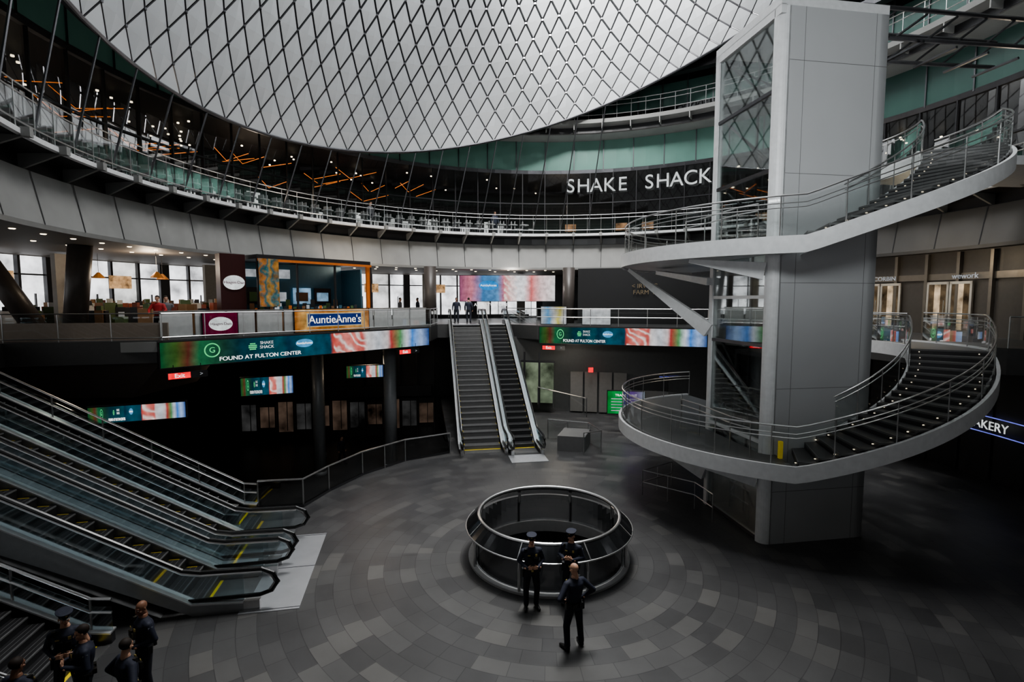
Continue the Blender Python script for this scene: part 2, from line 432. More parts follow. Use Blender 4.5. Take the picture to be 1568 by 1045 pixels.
mb=M(); path=[(*P(C,17.55,a),20.1) for a in [i*360/112 for i in range(113)]]
rail(mb,path,1.2,(1.2,.9,.3),.025,1.9,False); mb.build('railing_upper_gallery',[STEEL,GLASSD])
mb=M(); mb.rev(C[0],C[1],[(19.8,20.1),(19.8,21.2)],0,360,96,0); mb.rev(C[0],C[1],[(19.8,21.2),(19.8,22.8)],0,360,96,1); mb.rev(C[0],C[1],[(19.8,22.8),(19.8,30)],0,360,96,0)
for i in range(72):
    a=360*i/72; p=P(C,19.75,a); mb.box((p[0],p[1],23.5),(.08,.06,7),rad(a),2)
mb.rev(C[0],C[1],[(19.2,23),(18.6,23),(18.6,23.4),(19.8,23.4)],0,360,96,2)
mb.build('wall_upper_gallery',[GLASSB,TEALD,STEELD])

# cable net with folded reflector panels
NZ=84; MR=20
def zb(a): return 21.6+.31*17*math.cos(a)-.12*17*math.sin(a)
def netr(t): return 17-9.5*t**1.22
ZT=36.5
def netp(j,i):
    t=j/MR; a=(i+.5*(j%2))*2*pi/NZ; r=netr(t)
    return Vector((C[0]+r*math.cos(a),C[1]+r*math.sin(a),zb(a)*(1-t)+ZT*t))
mb=M()
for i in range(56):
    a=360*(i+.5)/56
    if 78<a<235:
        p=P(C,17.35,a); q=P(C,17.0,a-4)
        mb.tube([(*p,12.1),(*q,zb(rad(a-4)))],.04,5,2)
for j in range(0,MR-1):
    sh=.93-.16*(j/MR)
    for i in range(NZ):
        if j%2==0: p=[netp(j,i),netp(j+1,i),netp(j+2,i),netp(j+1,i-1)]
        else: p=[netp(j,i),netp(j+1,i+1),netp(j+2,i),netp(j+1,i)]
        c=sum(p,Vector())/4
        q=[c+(x-c)*sh for x in p]
        ax=Vector((C[0]-c.x,C[1]-c.y,0)).normalized()
        q.append(c+ax*.06)
        mb.add(q,[(0,1,4),(3,0,4)],0); mb.add(q,[(1,2,4),(2,3,4)],4)  # upper halves darker: fold shading put into their colour
for i in range(NZ):
    p=[netp(0,i),netp(0,i+1),netp(1,i)]; c=sum(p,Vector())/3
    mb.add([c+(x-c)*.9 for x in p],[(0,1,2)],0)
for j in range(MR):
    for i in range(NZ):
        a=netp(j,i)
        if j%2==0: t=[netp(j+1,i),netp(j+1,i-1)]
        else: t=[netp(j+1,i),netp(j+1,i+1)]
        for b in t: mb.tube([a,b],.024,3,1,False)
        mb.box(tuple(a),(.1,.1,.1),0,1)
mb.tube([netp(0,i) for i in range(NZ+1)],.08,6,1)
n=72;vs=[]
for i in range(n+1):
    a=2*pi*i/n
    for t in [0,.15,.3,.5,.7,.85,1]:
        r=netr(t)+.8; vs.append((C[0]+r*math.cos(a),C[1]+r*math.sin(a),(zb(a)+.6)*(1-t)+(ZT+.3)*t))
mb.add(vs,[(i*7+j,(i+1)*7+j,(i+1)*7+j+1,i*7+j+1) for i in range(n) for j in range(6)],3)  # dark cone added behind the net so the panel gaps look dark
mb.build('skylight_cable_net',[mat('reflector_panel',(.60,.62,.64),.36,.2,var=.12,scale=.3),STEELD,STEELD,mat('dark_backing_cone',(.09,.095,.10),.6),mat('reflector_panel_shaded',(.52,.54,.56),.36,.2,var=.12,scale=.3)])
mb=M(); mb.rev(C[0],C[1],[(0,38.2),(9.0,37.4)],0,360,48,0); mb.build('skylight_oculus',[emat('oculus_daylight',(.95,.97,1),3)])
mb=M(); mb.rev(C[0],C[1],[(9,37.3),(31,30),(31,26)],0,360,48,0); mb.build('roof',[CEILD])
mb=M()
for i in range(84):
    for r,o in ((18.6,0),(20.6,.5)):
        p=P(C,r,360*(i+o)/84)
        mb.rev(p[0],p[1],[(0,9.53),(.07,9.53),(.09,9.55)],0,360,8,0)
mb.build('ceiling_downlights',[LAMP])

# ------------------------------------------------------------------ round well guard
mb=M()
cx,cy=W
mb.rev(cx,cy,[(2.02,1.24),(2.36,.93),(2.31,.90),(1.97,1.19)],0,360,72,0,True)
mb.tube([(*P(W,2.0,a),1.24) for a in range(0,361,5)],.045,8,1)
mb.tube([(*P(W,2.36,a),.92) for a in range(0,361,5)],.022,8,1)
mb.rev(cx,cy,[(2.30,0),(2.30,.06),(2.1,.06),(2.1,-.3)],0,360,72,4)
mb.rev(cx,cy,[(2.11,-.3),(2.2,-2.2)],0,360,72,3)
mb.rev(cx,cy,[(2.16,.07),(2.16,.92)],0,360,72,2)
for i in range(8):
    a=i*45+22; p=P(W,2.22,a); q=P(W,2.12,a)
    mb.tube([(*p,.05),(*p,.6),(*q,1.08)],.045,6,1)
    p0=P(W,2.02,a);p1=P(W,2.36,a)
    mb.tube([(*p0,1.255),(*p1,.945)],.015,5,1)
mb.rev(cx,cy,[(0,-.9),(2.2,-.9)],0,360,48,3)
mb.build('well_guard_rail',[mat('rail_band_polished',(.035,.037,.04),.12,.7),STEEL,GLASSB,BLACK,mat('well_lip_grey',(.45,.45,.45),.5)],smooth=False)

mb=M()
path=[(-8.9,17.6,0),(-7.4,17.8,0),(-7.0,19.25,0),(-6.25,21.1,0),(-4.85,22.98,0),(-2.95,24.15,0)]
rail(mb,path,1.0,(1.0,),.035,1.5,True)
mb.build('railing_concourse',[STEEL,glassmat('glass_grey',(.45,.47,.48),.07)])

# ------------------------------------------------------------------ escalators / stairs
CLAD=mat('cladding_light_steel',(.38,.39,.40),.35,.5)
DECKS=mat('deck_steel_bright',(.72,.73,.74),.3,.6)
def flight(name,o,d,w,rise,kind='esc',f0=1.0,f1=1.2,z0=0,smat=STEP,clad=STEELD):
    dv=Vector((d[0],d[1],0)).normalized(); nv=Vector((dv.y,-dv.x,0)); O=Vector((o[0],o[1],z0))
    T=lambda s,v,z: O+dv*s+nv*v+Vector((0,0,z))
    mb=M(); k=.577; run=rise/k
    sr=.231 if kind=='esc' else .165; sd=sr/k; n=int(rise/sr+.01)
    hw=w/2-.16
    for i in range(n):
        s0=i*sd
        mb.obox(T(s0,-hw,(i+1)*sr-.26),dv*(sd+.02),nv*2*hw,(0,0,.26),0)
        mb.obox(T(s0-.012,-hw,(i+1)*sr-.03),dv*.03,nv*2*hw,(0,0,.032),6)
        for g in range(1,3): mb.obox(T(s0+sd*g/3,-hw,(i+1)*sr+.001),dv*.012,nv*2*hw,(0,0,.002),6)
        if kind=='esc':
            for v in (-hw,hw-.03): mb.obox(T(s0+sd*.35,v,(i+1)*sr+.002),dv*sd*.6,nv*.03,(0,0,.004),4)
    mb.obox(T(-f0,-hw,0),dv*f0,nv*2*hw,(0,0,.02),1); mb.obox(T(n*sd,-hw,rise-.05),dv*f1,nv*2*hw,(0,0,.07),1)
    mb.obox(T(-.07,-hw,.021),dv*.07,nv*2*hw,(0,0,.005),7)
    tops=[(-f0,.22),(.1,.28),(run,rise+.28),(run+f1,rise+.26)]
    bots=[(-f0,0),(.1,0),(run,rise-.85),(run+f1,rise-.85)]
    def strip(v,th,tp,bt,m):
        for (a,za),(b,zb_),(c,zc),(e,ze) in zip(tp,tp[1:],bt,bt[1:]):
            p=[T(a,v,za),T(b,v,zb_),T(e,v,ze),T(c,v,zc)]; q=[x+nv*th for x in p]
            mb.add(p+q,[(0,1,2,3),(7,6,5,4),(0,4,5,1),(3,2,6,7),(0,3,7,4),(1,5,6,2)],m)
    for sgn in (-1,1):
        v=sgn*(w/2)-.07 
        strip(v,.14,tops,bots,5)
        strip(v-.05,.24,[(a,z+.035) for a,z in tops],tops,8)
        if kind=='esc':
            strip(v+.06,.02,[(a,z+.66) for a,z in tops],tops,2)
            hp=[(.2,.33),(-.35-f0,.34),(-f0-.62,.42),(-f0-.76,.62),(-f0-.66,.84),(-f0-.4,.97),(-.1,1.0),(.3,1.08),(run,rise+.98),(run+f1+.3,rise+.98),(run+f1+.6,rise+.8),(run+f1+.4,rise+.4)]
            mb.tube([T(s,v+.07,z) for s,z in hp],.05,8,3)
            mb.tube([T(s,v+.07,z-.07) for s,z in hp[5:-2]],.035,6,1)
            mb.tube([T(s+.07,v+.07,z) for s,z in hp[2:6]],.03,6,1)
            mb.add([T(-f0-.68,v+.07,.62),T(-f0-.58,v+.07,.42),T(-f0,v+.07,.3),T(-f0,v+.07,.93),T(-f0-.4,v+.07,.92)],[(0,1,2,3,4)],2)
            mb.obox(T(-f0-.35,v+.0,0),dv*.36,nv*.14,(0,0,.24),1)
        else:
            hp=[(-.3,.95),(.1,1.0),(run,rise+1.0),(run+f1,rise+1.0)]
            for dz in (0,-.3):
                mb.tube([T(s,v+.07,z+dz) for s,z in hp],.03,6,1)
            for i in range(8):
                s=.1+(run-.1)*i/7; zz=(s-.1)/(run-.1)*rise
                mb.tube([T(s,v+.07,zz+.2),T(s,v+.07,zz+1.0)],.025,5,1)
            strip(v+.06,.015,[(a,z+.55) for a,z in tops],tops,2)
    mb.quad(T(.8,-w/2,0),T(.8,w/2,0),T(run,w/2,rise-.85),T(run,-w/2,rise-.85),5)
    mb.quad(T(run,-w/2,rise-.85),T(run,w/2,rise-.85),T(run+f1,w/2,rise-.85),T(run+f1,-w/2,rise-.85),5)
    return mb.build(name,[smat,STEEL,GLASSE,RUB,YEL,clad,NOSE,YELB,DECKS])
dL=Vector((-.982,-.189,0)).normalized(); nL=Vector((dL.y,-dL.x,0)); P0=Vector((-7.15,15.44,0))
def at(s,v): q=P0+dL*s+nL*v; return (q.x,q.y)
flight('escalator',at(.9,-.95),dL,1.6,5.7,clad=CLAD)
flight('escalator',at(.9,-3.05),dL,1.6,5.7,clad=CLAD)
flight('staircase',at(1.6,1.35),dL,1.9,5.7,'stair',.3)
flight('staircase',at(2.6,-5.7),dL,2.3,5.7,'stair',.3)
mb=M(); a,b,c,e=[Vector((*at(*q),.0)) for q in ((.0,0),(-1.35,0),(-1.35,-4.05),(.0,-4.05))]
mb.add([x+Vector((0,0,.012)) for x in (a,b,c,e)]+[x for x in (a,b,c,e)],[(3,2,1,0),(0,1,5,4),(1,2,6,5),(2,3,7,6),(3,0,4,7)],0)
for t in (.5,.02,.98):
    p=b.lerp(c,t);q=a.lerp(e,t); mb.tube([p+Vector((0,0,.014)),q+Vector((0,0,.014))],.008,4,1)
mb.build('escalator_landing_plate',[mat('landing_plate',(.42,.43,.45),.42,.5,scale=2),DARK])
mb=M(); k=.577; run=5.7/k
A=lambda s,v,z: P0+dL*s+nL*v+Vector((0,0,z))
v0,v1=-1.9,-2.1
mb.obox(A(.1,v1,0),dL*.9,nL*(v0-v1),(0,0,.3),0)
mb.add([A(1,v0,.3),A(1,v1,.3),A(run+.9,v1,6.0),A(run+.9,v0,6.0)],[(0,1,2,3)],0)
mb.build('escalator_infill_deck',[DECKS])
dC=Vector((-.165,.986,0)).normalized()
flight('escalator',(.55,25.1),dC,1.45,5.7,f0=.9,f1=1.6)
flight('escalator',(-1.45,24.8),dC,2.1,5.7,f0=.6,f1=1.6,smat=STEPL)
mb=M(); mb.box((.75,23.35,.012),(1.7,1.1,.024),rad(9.5),0); mb.build('escalator_landing_plate',[mat('landing_plate_b',(.5,.51,.53),.42,.4)])

# ------------------------------------------------------------------ elevator tower
A_=Vector((7.44,14.9,0)); B_=Vector((10.79,15.44,0)); e1=(B_-A_).normalized(); e2=Vector((-e1.y,e1.x,0)); LW=3.4; LD=3.3; HT=15.45
T=lambda a,b,z: A_+e1*a+e2*b+Vector((0,0,z))
mb=M()
mb.obox(T(.25,0,0),e1*(LW-.25),e2*.25,(0,0,HT),0)
mb.obox(T(LW-.25,0,0),e1*.25,e2*LD,(0,0,HT),0)
col=[T(.26+.26*math.cos(rad(a)),.26+.26*math.sin(rad(a)),0) for a in range(180,271,15)]
poly=[(p.x,p.y) for p in col]+[(T(.3,0,0).x,T(.3,0,0).y),(T(.3,.3,0).x,T(.3,.3,0).y),(T(0,.3,0).x,T(0,.3,0).y)]
mb.prism(poly,0,HT,1)
mb.obox(T(0,LD-.2,0),e1*.2,e2*.2,(0,0,HT),1)
mb.obox(T(0,0,HT),e1*LW,e2*LD,(0,0,.25),1)
mb.obox(T(0,0,HT-.22),e1*.15,e2*LD,(0,0,.25),1)
for z in (1.6,4.7,7.8,10.9,14.0): mb.obox(T(.3,-.004,z),e1*(LW-.3),e2*.01,(0,0,.014),4); mb.obox(T(LW-.005,0,z),e1*.012,e2*LD,(0,0,.02),4)
for a in (.75,3.0): mb.obox(T(a,-.004,0),e1*.012,e2*.01,(0,0,HT),4)
mb.obox(T(.06,.3,0),e1*.02,e2*(LD-.5),(0,0,HT-.2),3)
mb.obox(T(.2,LD-.08,0),e1*(LW-.4),e2*.02,(0,0,HT-.2),3)
for z in (.05,3.0,5.9,7.35,9.0,11.0,13.2): 
    mb.obox(T(.03,.28,z),e1*.09,e2*(LD-.45),(0,0,.1),1 if z in(7.35,9.0,3.0) else 2)
for z0_,z1_ in ((9.1,11.0),(11.1,13.2),(13.3,15.1),(3.1,5.9),(.2,3.0)):
    mb.tube([T(.35,.35,z0_),T(.35,LD-.25,z1_)],.035,5,2)
    mb.tube([T(LW-.5,LD-.35,z0_),T(.3,LD-.35,z1_)],.04,5,2)
for a,b in ((1.0,.9),(1.0,2.4),(2.3,.9),(2.3,2.4)): mb.tube([T(a,b,0),T(a,b,HT)],.045,5,2)
mb.obox(T(.6,.7,3.0),e1*2.2,e2*1.9,(0,0,.15),2); mb.obox(T(.6,.7,5.5),e1*2.2,e2*1.9,(0,0,.15),2)
for a,b in ((.6,.7),(2.7,.7),(.6,2.5),(2.7,2.5)): mb.obox(T(a,b,3),e1*.1,e2*.1,(0,0,2.5),2)
mb.obox(T(1.0,-.03,1.9),e1*.22,e2*.03,(0,0,.22),2)
mb.build('elevator_shaft',[PANEL,WHITE,STEELD,GLASS,mat('panel_seam',(.2,.2,.2),.6)])

def spiral(name,z0,zt,bridge):
    mb=M(); R=5.8; a0=105; ast=247; aend=334
    arc=[P(S,R,a) for a in range(a0,ast+1,4)]+[P(S,R,ast)]
    inner=[T(0.35,-.02,0),T(-.03,.2,0),T(-.03,LD+.05,0),T(1.5,LD+.05,0)]
    poly=arc+[(p.x,p.y) for p in inner]+[P(S,2.7,a0)]
    mb.prism(poly,z0-.1,z0,0); mb.prism(poly,z0-.34,z0-.1,1)
    n=18; rise=(zt-z0)/n
    def zz(a):
        if a<=ast: return z0
        if a>=aend: return zt
        return z0+(zt-z0)*(a-ast)/(aend-ast)
    pin=3.75
    for i in range(n):
        b0=ast+(aend-ast)*i/n; b1=ast+(aend-ast)*(i+1)/n; z=z0+(i+1)*rise
        mb.prism([P(S,pin,b0),P(S,R-.06,b0),P(S,R-.06,b1+.6),P(S,pin,b1+.6)],z-.05,z,0)
        mb.prism([P(S,pin,b0),P(S,R-.06,b0),P(S,R-.06,b0+.4),P(S,pin,b0+.4)],z-rise,z-.05,2)
        mb.prism([P(S,pin,b0),P(S,R-.06,b0),P(S,R-.06,b0+.35),P(S,pin,b0+.35)],z,z+.006,5)
        for rr_ in (4.0,5.5):
            p=P(S,rr_,b0-.12); mb.box((p[0],p[1],z-.09),(.06,.025,.025),rad(b0+90),6)
    q=[P(S,R,a) for a in range(aend,377,6)]
    mb.prism([P(S,pin,a) for a in range(376,aend-1,-6)][:]+q,zt-.3,zt,0)
    if bridge:
        mb.prism([P(S,R-.2,345),(20.3,17.5),(20.3,21),P(S,R-.2,375)],zt-.3,zt,1)
    angs=[a0+i*(376-a0)/90 for i in range(91)]
    vs=[]
    for a in angs:
        z=zz(a)
        for r,h in ((R,-.40),(R+.09,-.40),(R+.09,.06),(R,.06)): vs.append((*P(S,r,a),z+h))
    m_=len(angs); mb.add(vs,[(i*4+k,(i+1)*4+k,(i+1)*4+(k+1)%4,i*4+(k+1)%4) for i in range(m_-1) for k in range(4)]+[(0,1,2,3),((m_-1)*4+3,(m_-1)*4+2,(m_-1)*4+1,(m_-1)*4)],1)
    ha=[ast+i*(376-ast)/50 for i in range(51)]
    vs=[]
    for a in ha: 
        z=zz(a); vs+= [(*P(S,pin-.06,a),z-.36),(*P(S,R,a),z-.36),(*P(S,pin-.06,a),z+.1),(*P(S,pin,a),z+.1),(*P(S,pin,a),z-.36)]
    mb.add(vs,[(i*5,(i+1)*5,(i+1)*5+1,i*5+1) for i in range(50)]+[(i*5,i*5+2,(i+1)*5+2,(i+1)*5) for i in range(50)]+[(i*5+2,i*5+3,(i+1)*5+3,(i+1)*5+2) for i in range(50)]+[(i*5+3,i*5+4,(i+1)*5+4,(i+1)*5+3) for i in range(50)],1)
    op=[Vector((*P(S,R-.05,a),zz(a)+.03)) for a in angs if a<=368]
    Z=Vector((0,0,1))
    for h,r in ((1.1,.026),(.9,.016),(.78,.016)): mb.tube([p+Z*h for p in op],r,6,3)
    for p in op[::5]: mb.tube([p,p+Z*1.1],.018,5,3)
    for p,q in zip(op,op[1:]): mb.quad(p+Z*.05,q+Z*.05,q+Z*1.02,p+Z*1.02,4)
    ip=[Vector((*P(S,pin,a),zz(a)+.03)) for a in ha if a>262]
    for h,r in ((1.05,.026),(.88,.016)): mb.tube([p+Z*h for p in ip],r,6,3)
    for p in ip[::5]: mb.tube([p,p+Z*1.05],.016,5,3)
    for p,q in zip(ip,ip[1:]): mb.quad(p+Z*.1,q+Z*.1,q+Z*.98,p+Z*.98,4)
    lp=[T(-.55,-.1,z0),T(-.75,.6,z0),T(-.75,2.4,z0),T(-.9,3.4,z0),T(-.4,4.3,z0)]
    for h in (1.05,.85): mb.tube([p+Z*h for p in lp],.022,6,3)
    for p in lp: mb.tube([p,p+Z*1.05],.018,5,3)
    if not bridge: mb.box(tuple(T(.25,-.35,z0+.25)),(.1,.1,.5),0,7)
    return mb.build(name,[STEPL,WHITE,STEP,STEEL,GLASS,NOSE,emat('step_led',(1,.88,.65),1.0),YELB])
spiral('spiral_staircase',2.75,ZS,False)
spiral('spiral_staircase',8.95,Z2+.05,True)
mb=M()
def beam(p,q,w0,h0,w1,h1,m=0):
    p=Vector(p);q=Vector(q);d=(q-p).normalized();s_=d.cross(Vector((0,0,1))).normalized();u=s_.cross(d)
    vs=[]
    for c,w,h in ((p,w0,h0),(q,w1,h1)):
        for a,b in ((-1,-1),(1,-1),(1,1),(-1,1)): vs.append(c+s_*a*w/2+u*b*h/2)
    mb.add(vs,[(0,1,5,4),(1,2,6,5),(2,3,7,6),(3,0,4,7),(0,3,2,1),(4,5,6,7)],m)
for z0 in (8.95,2.75):
    beam(T(-.02,LD-.1,z0-2.7) if z0>5 else T(-.02,LD-.1,z0-1.6),(4.6,20.4,z0-.45),.25,.5,.15,.12)
    beam(T(-.02,LD-.1,z0-1.0),(6.2,21.6,z0-.5),.3,.25,.5,.15)
    beam(T(-.02,.3,z0-.8),(5.4,15.9,z0-.45),.2,.5,.12,.1)
mb.build('stair_support_bracket',[WHITE])
mb=M()
for k_ in range(2):
    b=1+k_*1.5
    mb.tube([T(LW,b,HT-.1),T(LW+8,b+1,HT+.6)],.07,6); mb.tube([T(LW,b,HT+.8),T(LW+8,b+1,HT+1.5)],.07,6)
    for i in range(6): mb.tube([T(LW+i*1.33,b+i*.17,HT-.1+i*.12),T(LW+(i+1)*1.33,b+(i+1)*.17,HT+.8+i*.13)],.04,5)
for i in range(5): mb.tube([T(LW+1+i*1.4,1+i*.15,HT),T(LW+1+i*1.4,2.5+i*.15,HT)],.05,5)
mb.build('roof_truss',[STEELD])

# ------------------------------------------------------------------ signs & screens
ban=[(0,(.015,.10,.04)),(.04,(.06,.12,.03)),(.07,(.14,.04,.03)),(.10,(.03,.16,.07)),(.17,(.02,.07,.05)),(.22,(.012,.05,.07)),(.35,(.015,.09,.12)),(.37,(.01,.045,.08)),(.44,(.02,.11,.16)),(.53,(.015,.07,.11)),(.54,(.62,.10,.08)),(.60,(.85,.28,.24)),(.67,(.7,.16,.14)),(.685,(.72,.68,.68)),(.74,(.62,.66,.72)),(.78,(.68,.6,.6)),(.80,(.5,.07,.07)),(.845,(.12,.35,.14)),(.88,(.7,.74,.82)),(.91,(.08,.28,.75)),(.95,(.4,.55,.85)),(1,(.03,.08,.25))]
BAN=screenmat('led_banner',ban,.85,.02,12,22,.65,1.15,(.54,.685))
LBL=emat('logo_blue',(.12,.42,.75),.8)
def banner(p0,p1,z0,z1,name='led_banner_screen'):
    o,L,h=panel(name,p0,p1,z0,z1,BAN,.25)
    kx=L/13.5
    text('caption','FOUND AT FULTON CENTER',h*.24,(L*.285,-.03,h*.18),0,TXT,o,sx=kx*1.1)
    text('label_left','SHAKE\nSHACK',h*.19,(L*.30,-.03,h*.66),0,TXTS,o,sx=kx)
    mb=M()
    vs=[(L*.135+kx*h*.30*math.cos(q*pi/12),-.025,h*.58+h*.30*math.sin(q*pi/12)) for q in range(24)]
    vi=[(L*.135+kx*h*.25*math.cos(q*pi/12),-.025,h*.58+h*.25*math.sin(q*pi/12)) for q in range(24)]
    mb.add(vs+vi,[(q,(q+1)%24,24+(q+1)%24,24+q) for q in range(24)],0)
    vs=[(L*.43+kx*h*.42*math.cos(q*pi/12),-.025,h*.62+h*.2*math.sin(q*pi/12)) for q in range(24)]
    mb.add(vs,[tuple(range(24))],1)
    for zz_,ww in ((.74,.22),(.66,.34),(.58,.34),(.50,.26)): mb.box((L*.255,-.02,h*zz_),(kx*h*ww,.01,h*.05),0,0)
    mb.build('logo',[GREEN,LBL],o)
    text('label_mark','G',h*.32,(L*.135,-.03,h*.58),0,GREEN,o,sx=kx)
    text('label_oval','AuntieAnnes',h*.15,(L*.43,-.035,h*.62),0,TXT,o,sx=kx)
    return o
banner((-13.95,20.35),(-5.05,31.3),4.6,5.62)
banner((1.75,32.75),(11.3,29.8),4.6,5.62)
banner((-13.6,25.6),(-11.4,26.6),2.5,3.4,'hanging_display_screen')
banner((-9.7,30),(-7.7,30.6),2.75,3.45,'hanging_display_screen')
banner((-16.6,19.9),(-13.6,21.2),2.45,3.1,'hanging_display_screen')
SC2=screenmat('info_screen',[(0,(.02,.3,.06)),(.4,(.02,.5,.12)),(.45,(.1,.1,.5)),(.7,(.3,.1,.6)),(1,(.5,.6,.7))],.7,.05)
o,L,h=panel('information_display_screen',(5.25,28),(7.2,27.7),1.1,2.35,SC2)
text('caption','TRAINS  WAIT',.18,(L*.5,-.03,h*.82),0,TXT,o)
mb=M()
for i in range(5): mb.obox((L*.1,-.02,h*(.12+.13*i)),(L*(.35 if i%2 else .75),0,0),(0,.01,0),(0,0,.05))
mb.build('text_rows',[TXTD],o)
o,L,h=panel('display_board_street',(-4.0,39.8),(3.3,39.8),7.25,9.2,screenmat('street_display',[(0,(.30,.10,.18)),(.12,(.6,.22,.28)),(.24,(.08,.22,.45)),(.40,(.12,.28,.5)),(.46,(.6,.2,.25)),(.5,(.85,.45,.42)),(.6,(.85,.85,.88)),(.68,(.88,.86,.88)),(.75,(.75,.2,.2)),(.85,(.8,.6,.6)),(1,(.8,.78,.78))],1.0,.06,14,24,.65,1.2,(.46,.6)))
text('caption','AT FULTON CENTER',.33,(L*.36,-.05,-.28),0,TXT,o)
mb=M(); vs=[(2.2+.75*math.cos(q*pi/12),-.03,1.2+.36*math.sin(q*pi/12)) for q in range(24)]; mb.add(vs,[tuple(range(24))]); mb.build('logo',[emat('logo_blue2',(.05,.3,.7),.9)],o)
text('label_oval','AuntieAnnes',.24,(2.2,-.05,1.2),0,TXT,o)
def exitsign(loc,rz):
    mb=M(); mb.obox((-.75,0,-.14),(1.5,0,0),(0,.08,0),(0,0,.28),0); mb.obox((-.7,-.01,-.12),(.8,0,0),(0,.02,0),(0,0,.24),1)
    for x in (-.5,.5): mb.tube([(x,.04,.14),(x,.04,.45)],.015,5,0)
    o=mb.build('exit_sign',[BLACK,RED]); o.location=loc; o.rotation_euler=(0,0,rz)
    text('label','Exit',.24,(-.3,-.02,0),0,TXT,o); text('arrow','>',.22,(.5,-.02,0),0,TXTD,o)
exitsign((-13.3,21.0,4.25),rad(50)); exitsign((-6.0,30.0,4.33),rad(50)); exitsign((2.6,32.3,4.33),rad(-17))
e=empty('sign_restaurant_letters',(*P(C,19.25,70.5),15.9))
Mi=Matrix.Translation((-e.location.x,-e.location.y,-e.location.z))
for i,ch in enumerate('SHAKE SHACK'):
    if ch==' ': continue
    a=84.3-i*2.85; p=P(C,19.25,a)
    t=text('letter_'+str(i+1),ch,1.42,(*p,15.85),rad(a-90),TXTS,None,.02); t.parent=e; t.matrix_parent_inverse=Mi
mb=M(); mb.quad((4.6,36.2,ZS),(14,33.5,ZS),(14,33.5,9.5),(4.6,36.2,9.5)); o=mb.build('wall_street_dark',[BLACK])
text('label','< IRVING\n   FARM  NY',.42,(8.9,34.8,8.05),rad(-16),emat('dim_lettering',(.75,.6,.4),.22),o)
def onedge(t,p0=(1.6,33),p1=(11.4,30),off=.25):
    d=Vector((p1[0]-p0[0],p1[1]-p0[1])); n=Vector((-d.y,d.x)).normalized()
    q=Vector(p0)+d*t+n*off; return (q.x,q.y)
panel('poster_board',onedge(.02),onedge(.18),ZS+.1,ZS+1.2,screenmat('poster_a',[(0,(.8,.85,.9)),(.3,(.2,.5,.85)),(.5,(.9,.9,.9)),(.7,(.85,.75,.2)),(1,(.9,.9,.95))],.6,.5),.06)
panel('poster_board',onedge(.28),onedge(.45),ZS+.1,ZS+1.1,emat('poster_white',(.9,.92,.95),.5),.06)

# ------------------------------------------------------------------ storefront, left deck
E0=Vector((-14,20.6,0)); E1=Vector((-5,31.6,0)); ed=(E1-E0).normalized(); en=Vector((-ed.y,ed.x,0)); EL=(E1-E0).length
K=lambda t,b,z: E0+ed*(t*EL)+en*b+Vector((0,0,z))
CW=mat('counter_white',(.62,.62,.62),.35)
mb=M()
for i in range(11):
    t0=i/11+.004; t1=(i+1)/11-.004
    mb.obox(K(t0,.35,ZS),ed*(t1-t0)*EL,en*.08,(0,0,1.12),0)
mb.obox(K(0,.35,ZS+1.12),ed*EL,en*.6,(0,0,.05),1)
mb.obox(K(0,.3,ZS),ed*EL,en*.1,(0,0,.1),1)
mb.obox(Vector((-25,19.1,ZS)),Vector((11,1.85,0)),Vector((-.02,.1,0)),(0,0,.7),2)
mb.build('counter_parapet',[CW,STEEL,mat('bench_warm',(.3,.24,.2),.5)])
def sgn(name,t0,t1,z0,z1,b,mt,txt=None,size=.3,tm=TXT,frame=None):
    p0=K(t0,b,0);p1=K(t1,b,0)
    o,L,h=panel(name,(p0.x,p0.y),(p1.x,p1.y),z0,z1,mt,.05,frame)
    if txt: text('label',txt,size,(L/2,-.03,h/2),0,tm,o)
    return o
sgn('shop_sign',.40,.70,ZS+.05,ZS+1.15,.25,screenmat('sign_wood_orange',[(0,(.5,.18,.05)),(.12,(.8,.45,.15)),(.3,(.55,.2,.05)),(.7,(.75,.35,.1)),(.9,(.85,.5,.2)),(1,(.5,.2,.08))],.7,.2,10,24))
sgn('shop_sign',.445,.66,ZS+.32,ZS+.92,.15,emat('sign_blue',(.02,.05,.28),.6,2,.2),"AuntieAnne's",.56,emat('sign_cream',(1,.93,.8),1.4),emat('sign_cream_edge',(1,.9,.6),.5))
sgn('shop_sign',.112,.212,ZS+.1,ZS+1.05,.25,emat('sign_maroon',(.22,.01,.06),.4),None)
def oval(name,c,rx,rz_,txt,bg=TXTS,fg=mat('text_maroon',(.15,.0,.04),.5)):
    o=empty(name,tuple(c)); o.rotation_euler=(0,0,math.atan2(ed.y,ed.x))
    mb=M(); vs=[(rx*math.cos(q*pi/16),0,rz_*math.sin(q*pi/16)) for q in range(32)]; mb.add(vs+[(x,.06,z) for x,y,z in vs],[tuple(range(32))]+[(i,32+i,32+(i+1)%32,(i+1)%32) for i in range(32)])
    mb.build('board',[bg],o); text('label',txt,rz_*.55,(0,-.02,0),0,fg,o)
oval('oval_sign',K(.162,.2,ZS+.58),.48,.3,'Häagen-Dazs')
mb=M(); mb.obox(K(.215,2.0,ZS),ed*1.15,en*.5,(0,0,3.8)); mb.build('pillar_clad',[mat('maroon_cladding',(.05,.015,.015),.35)])
oval('oval_sign',K(.257,1.93,ZS+2.45),.48,.34,'Häagen-Dazs')
mb=M()
t0,t1=.31,.76
mb.obox(K(t0,1.2,9.3),ed*(t1-t0)*EL,en*3.0,(0,0,.2),2)
mb.obox(K(t0,4.2,ZS),ed*(t1-t0)*EL,en*.1,(0,0,3.6),1)
for t in (t0,.45,.60,t1): mb.obox(K(t,1.2,ZS),ed*.07,en*.12,(0,0,3.6),2)
mb.obox(K(t1-.016,1.25,ZS),ed*.2,en*.12,(0,0,3.6),0)
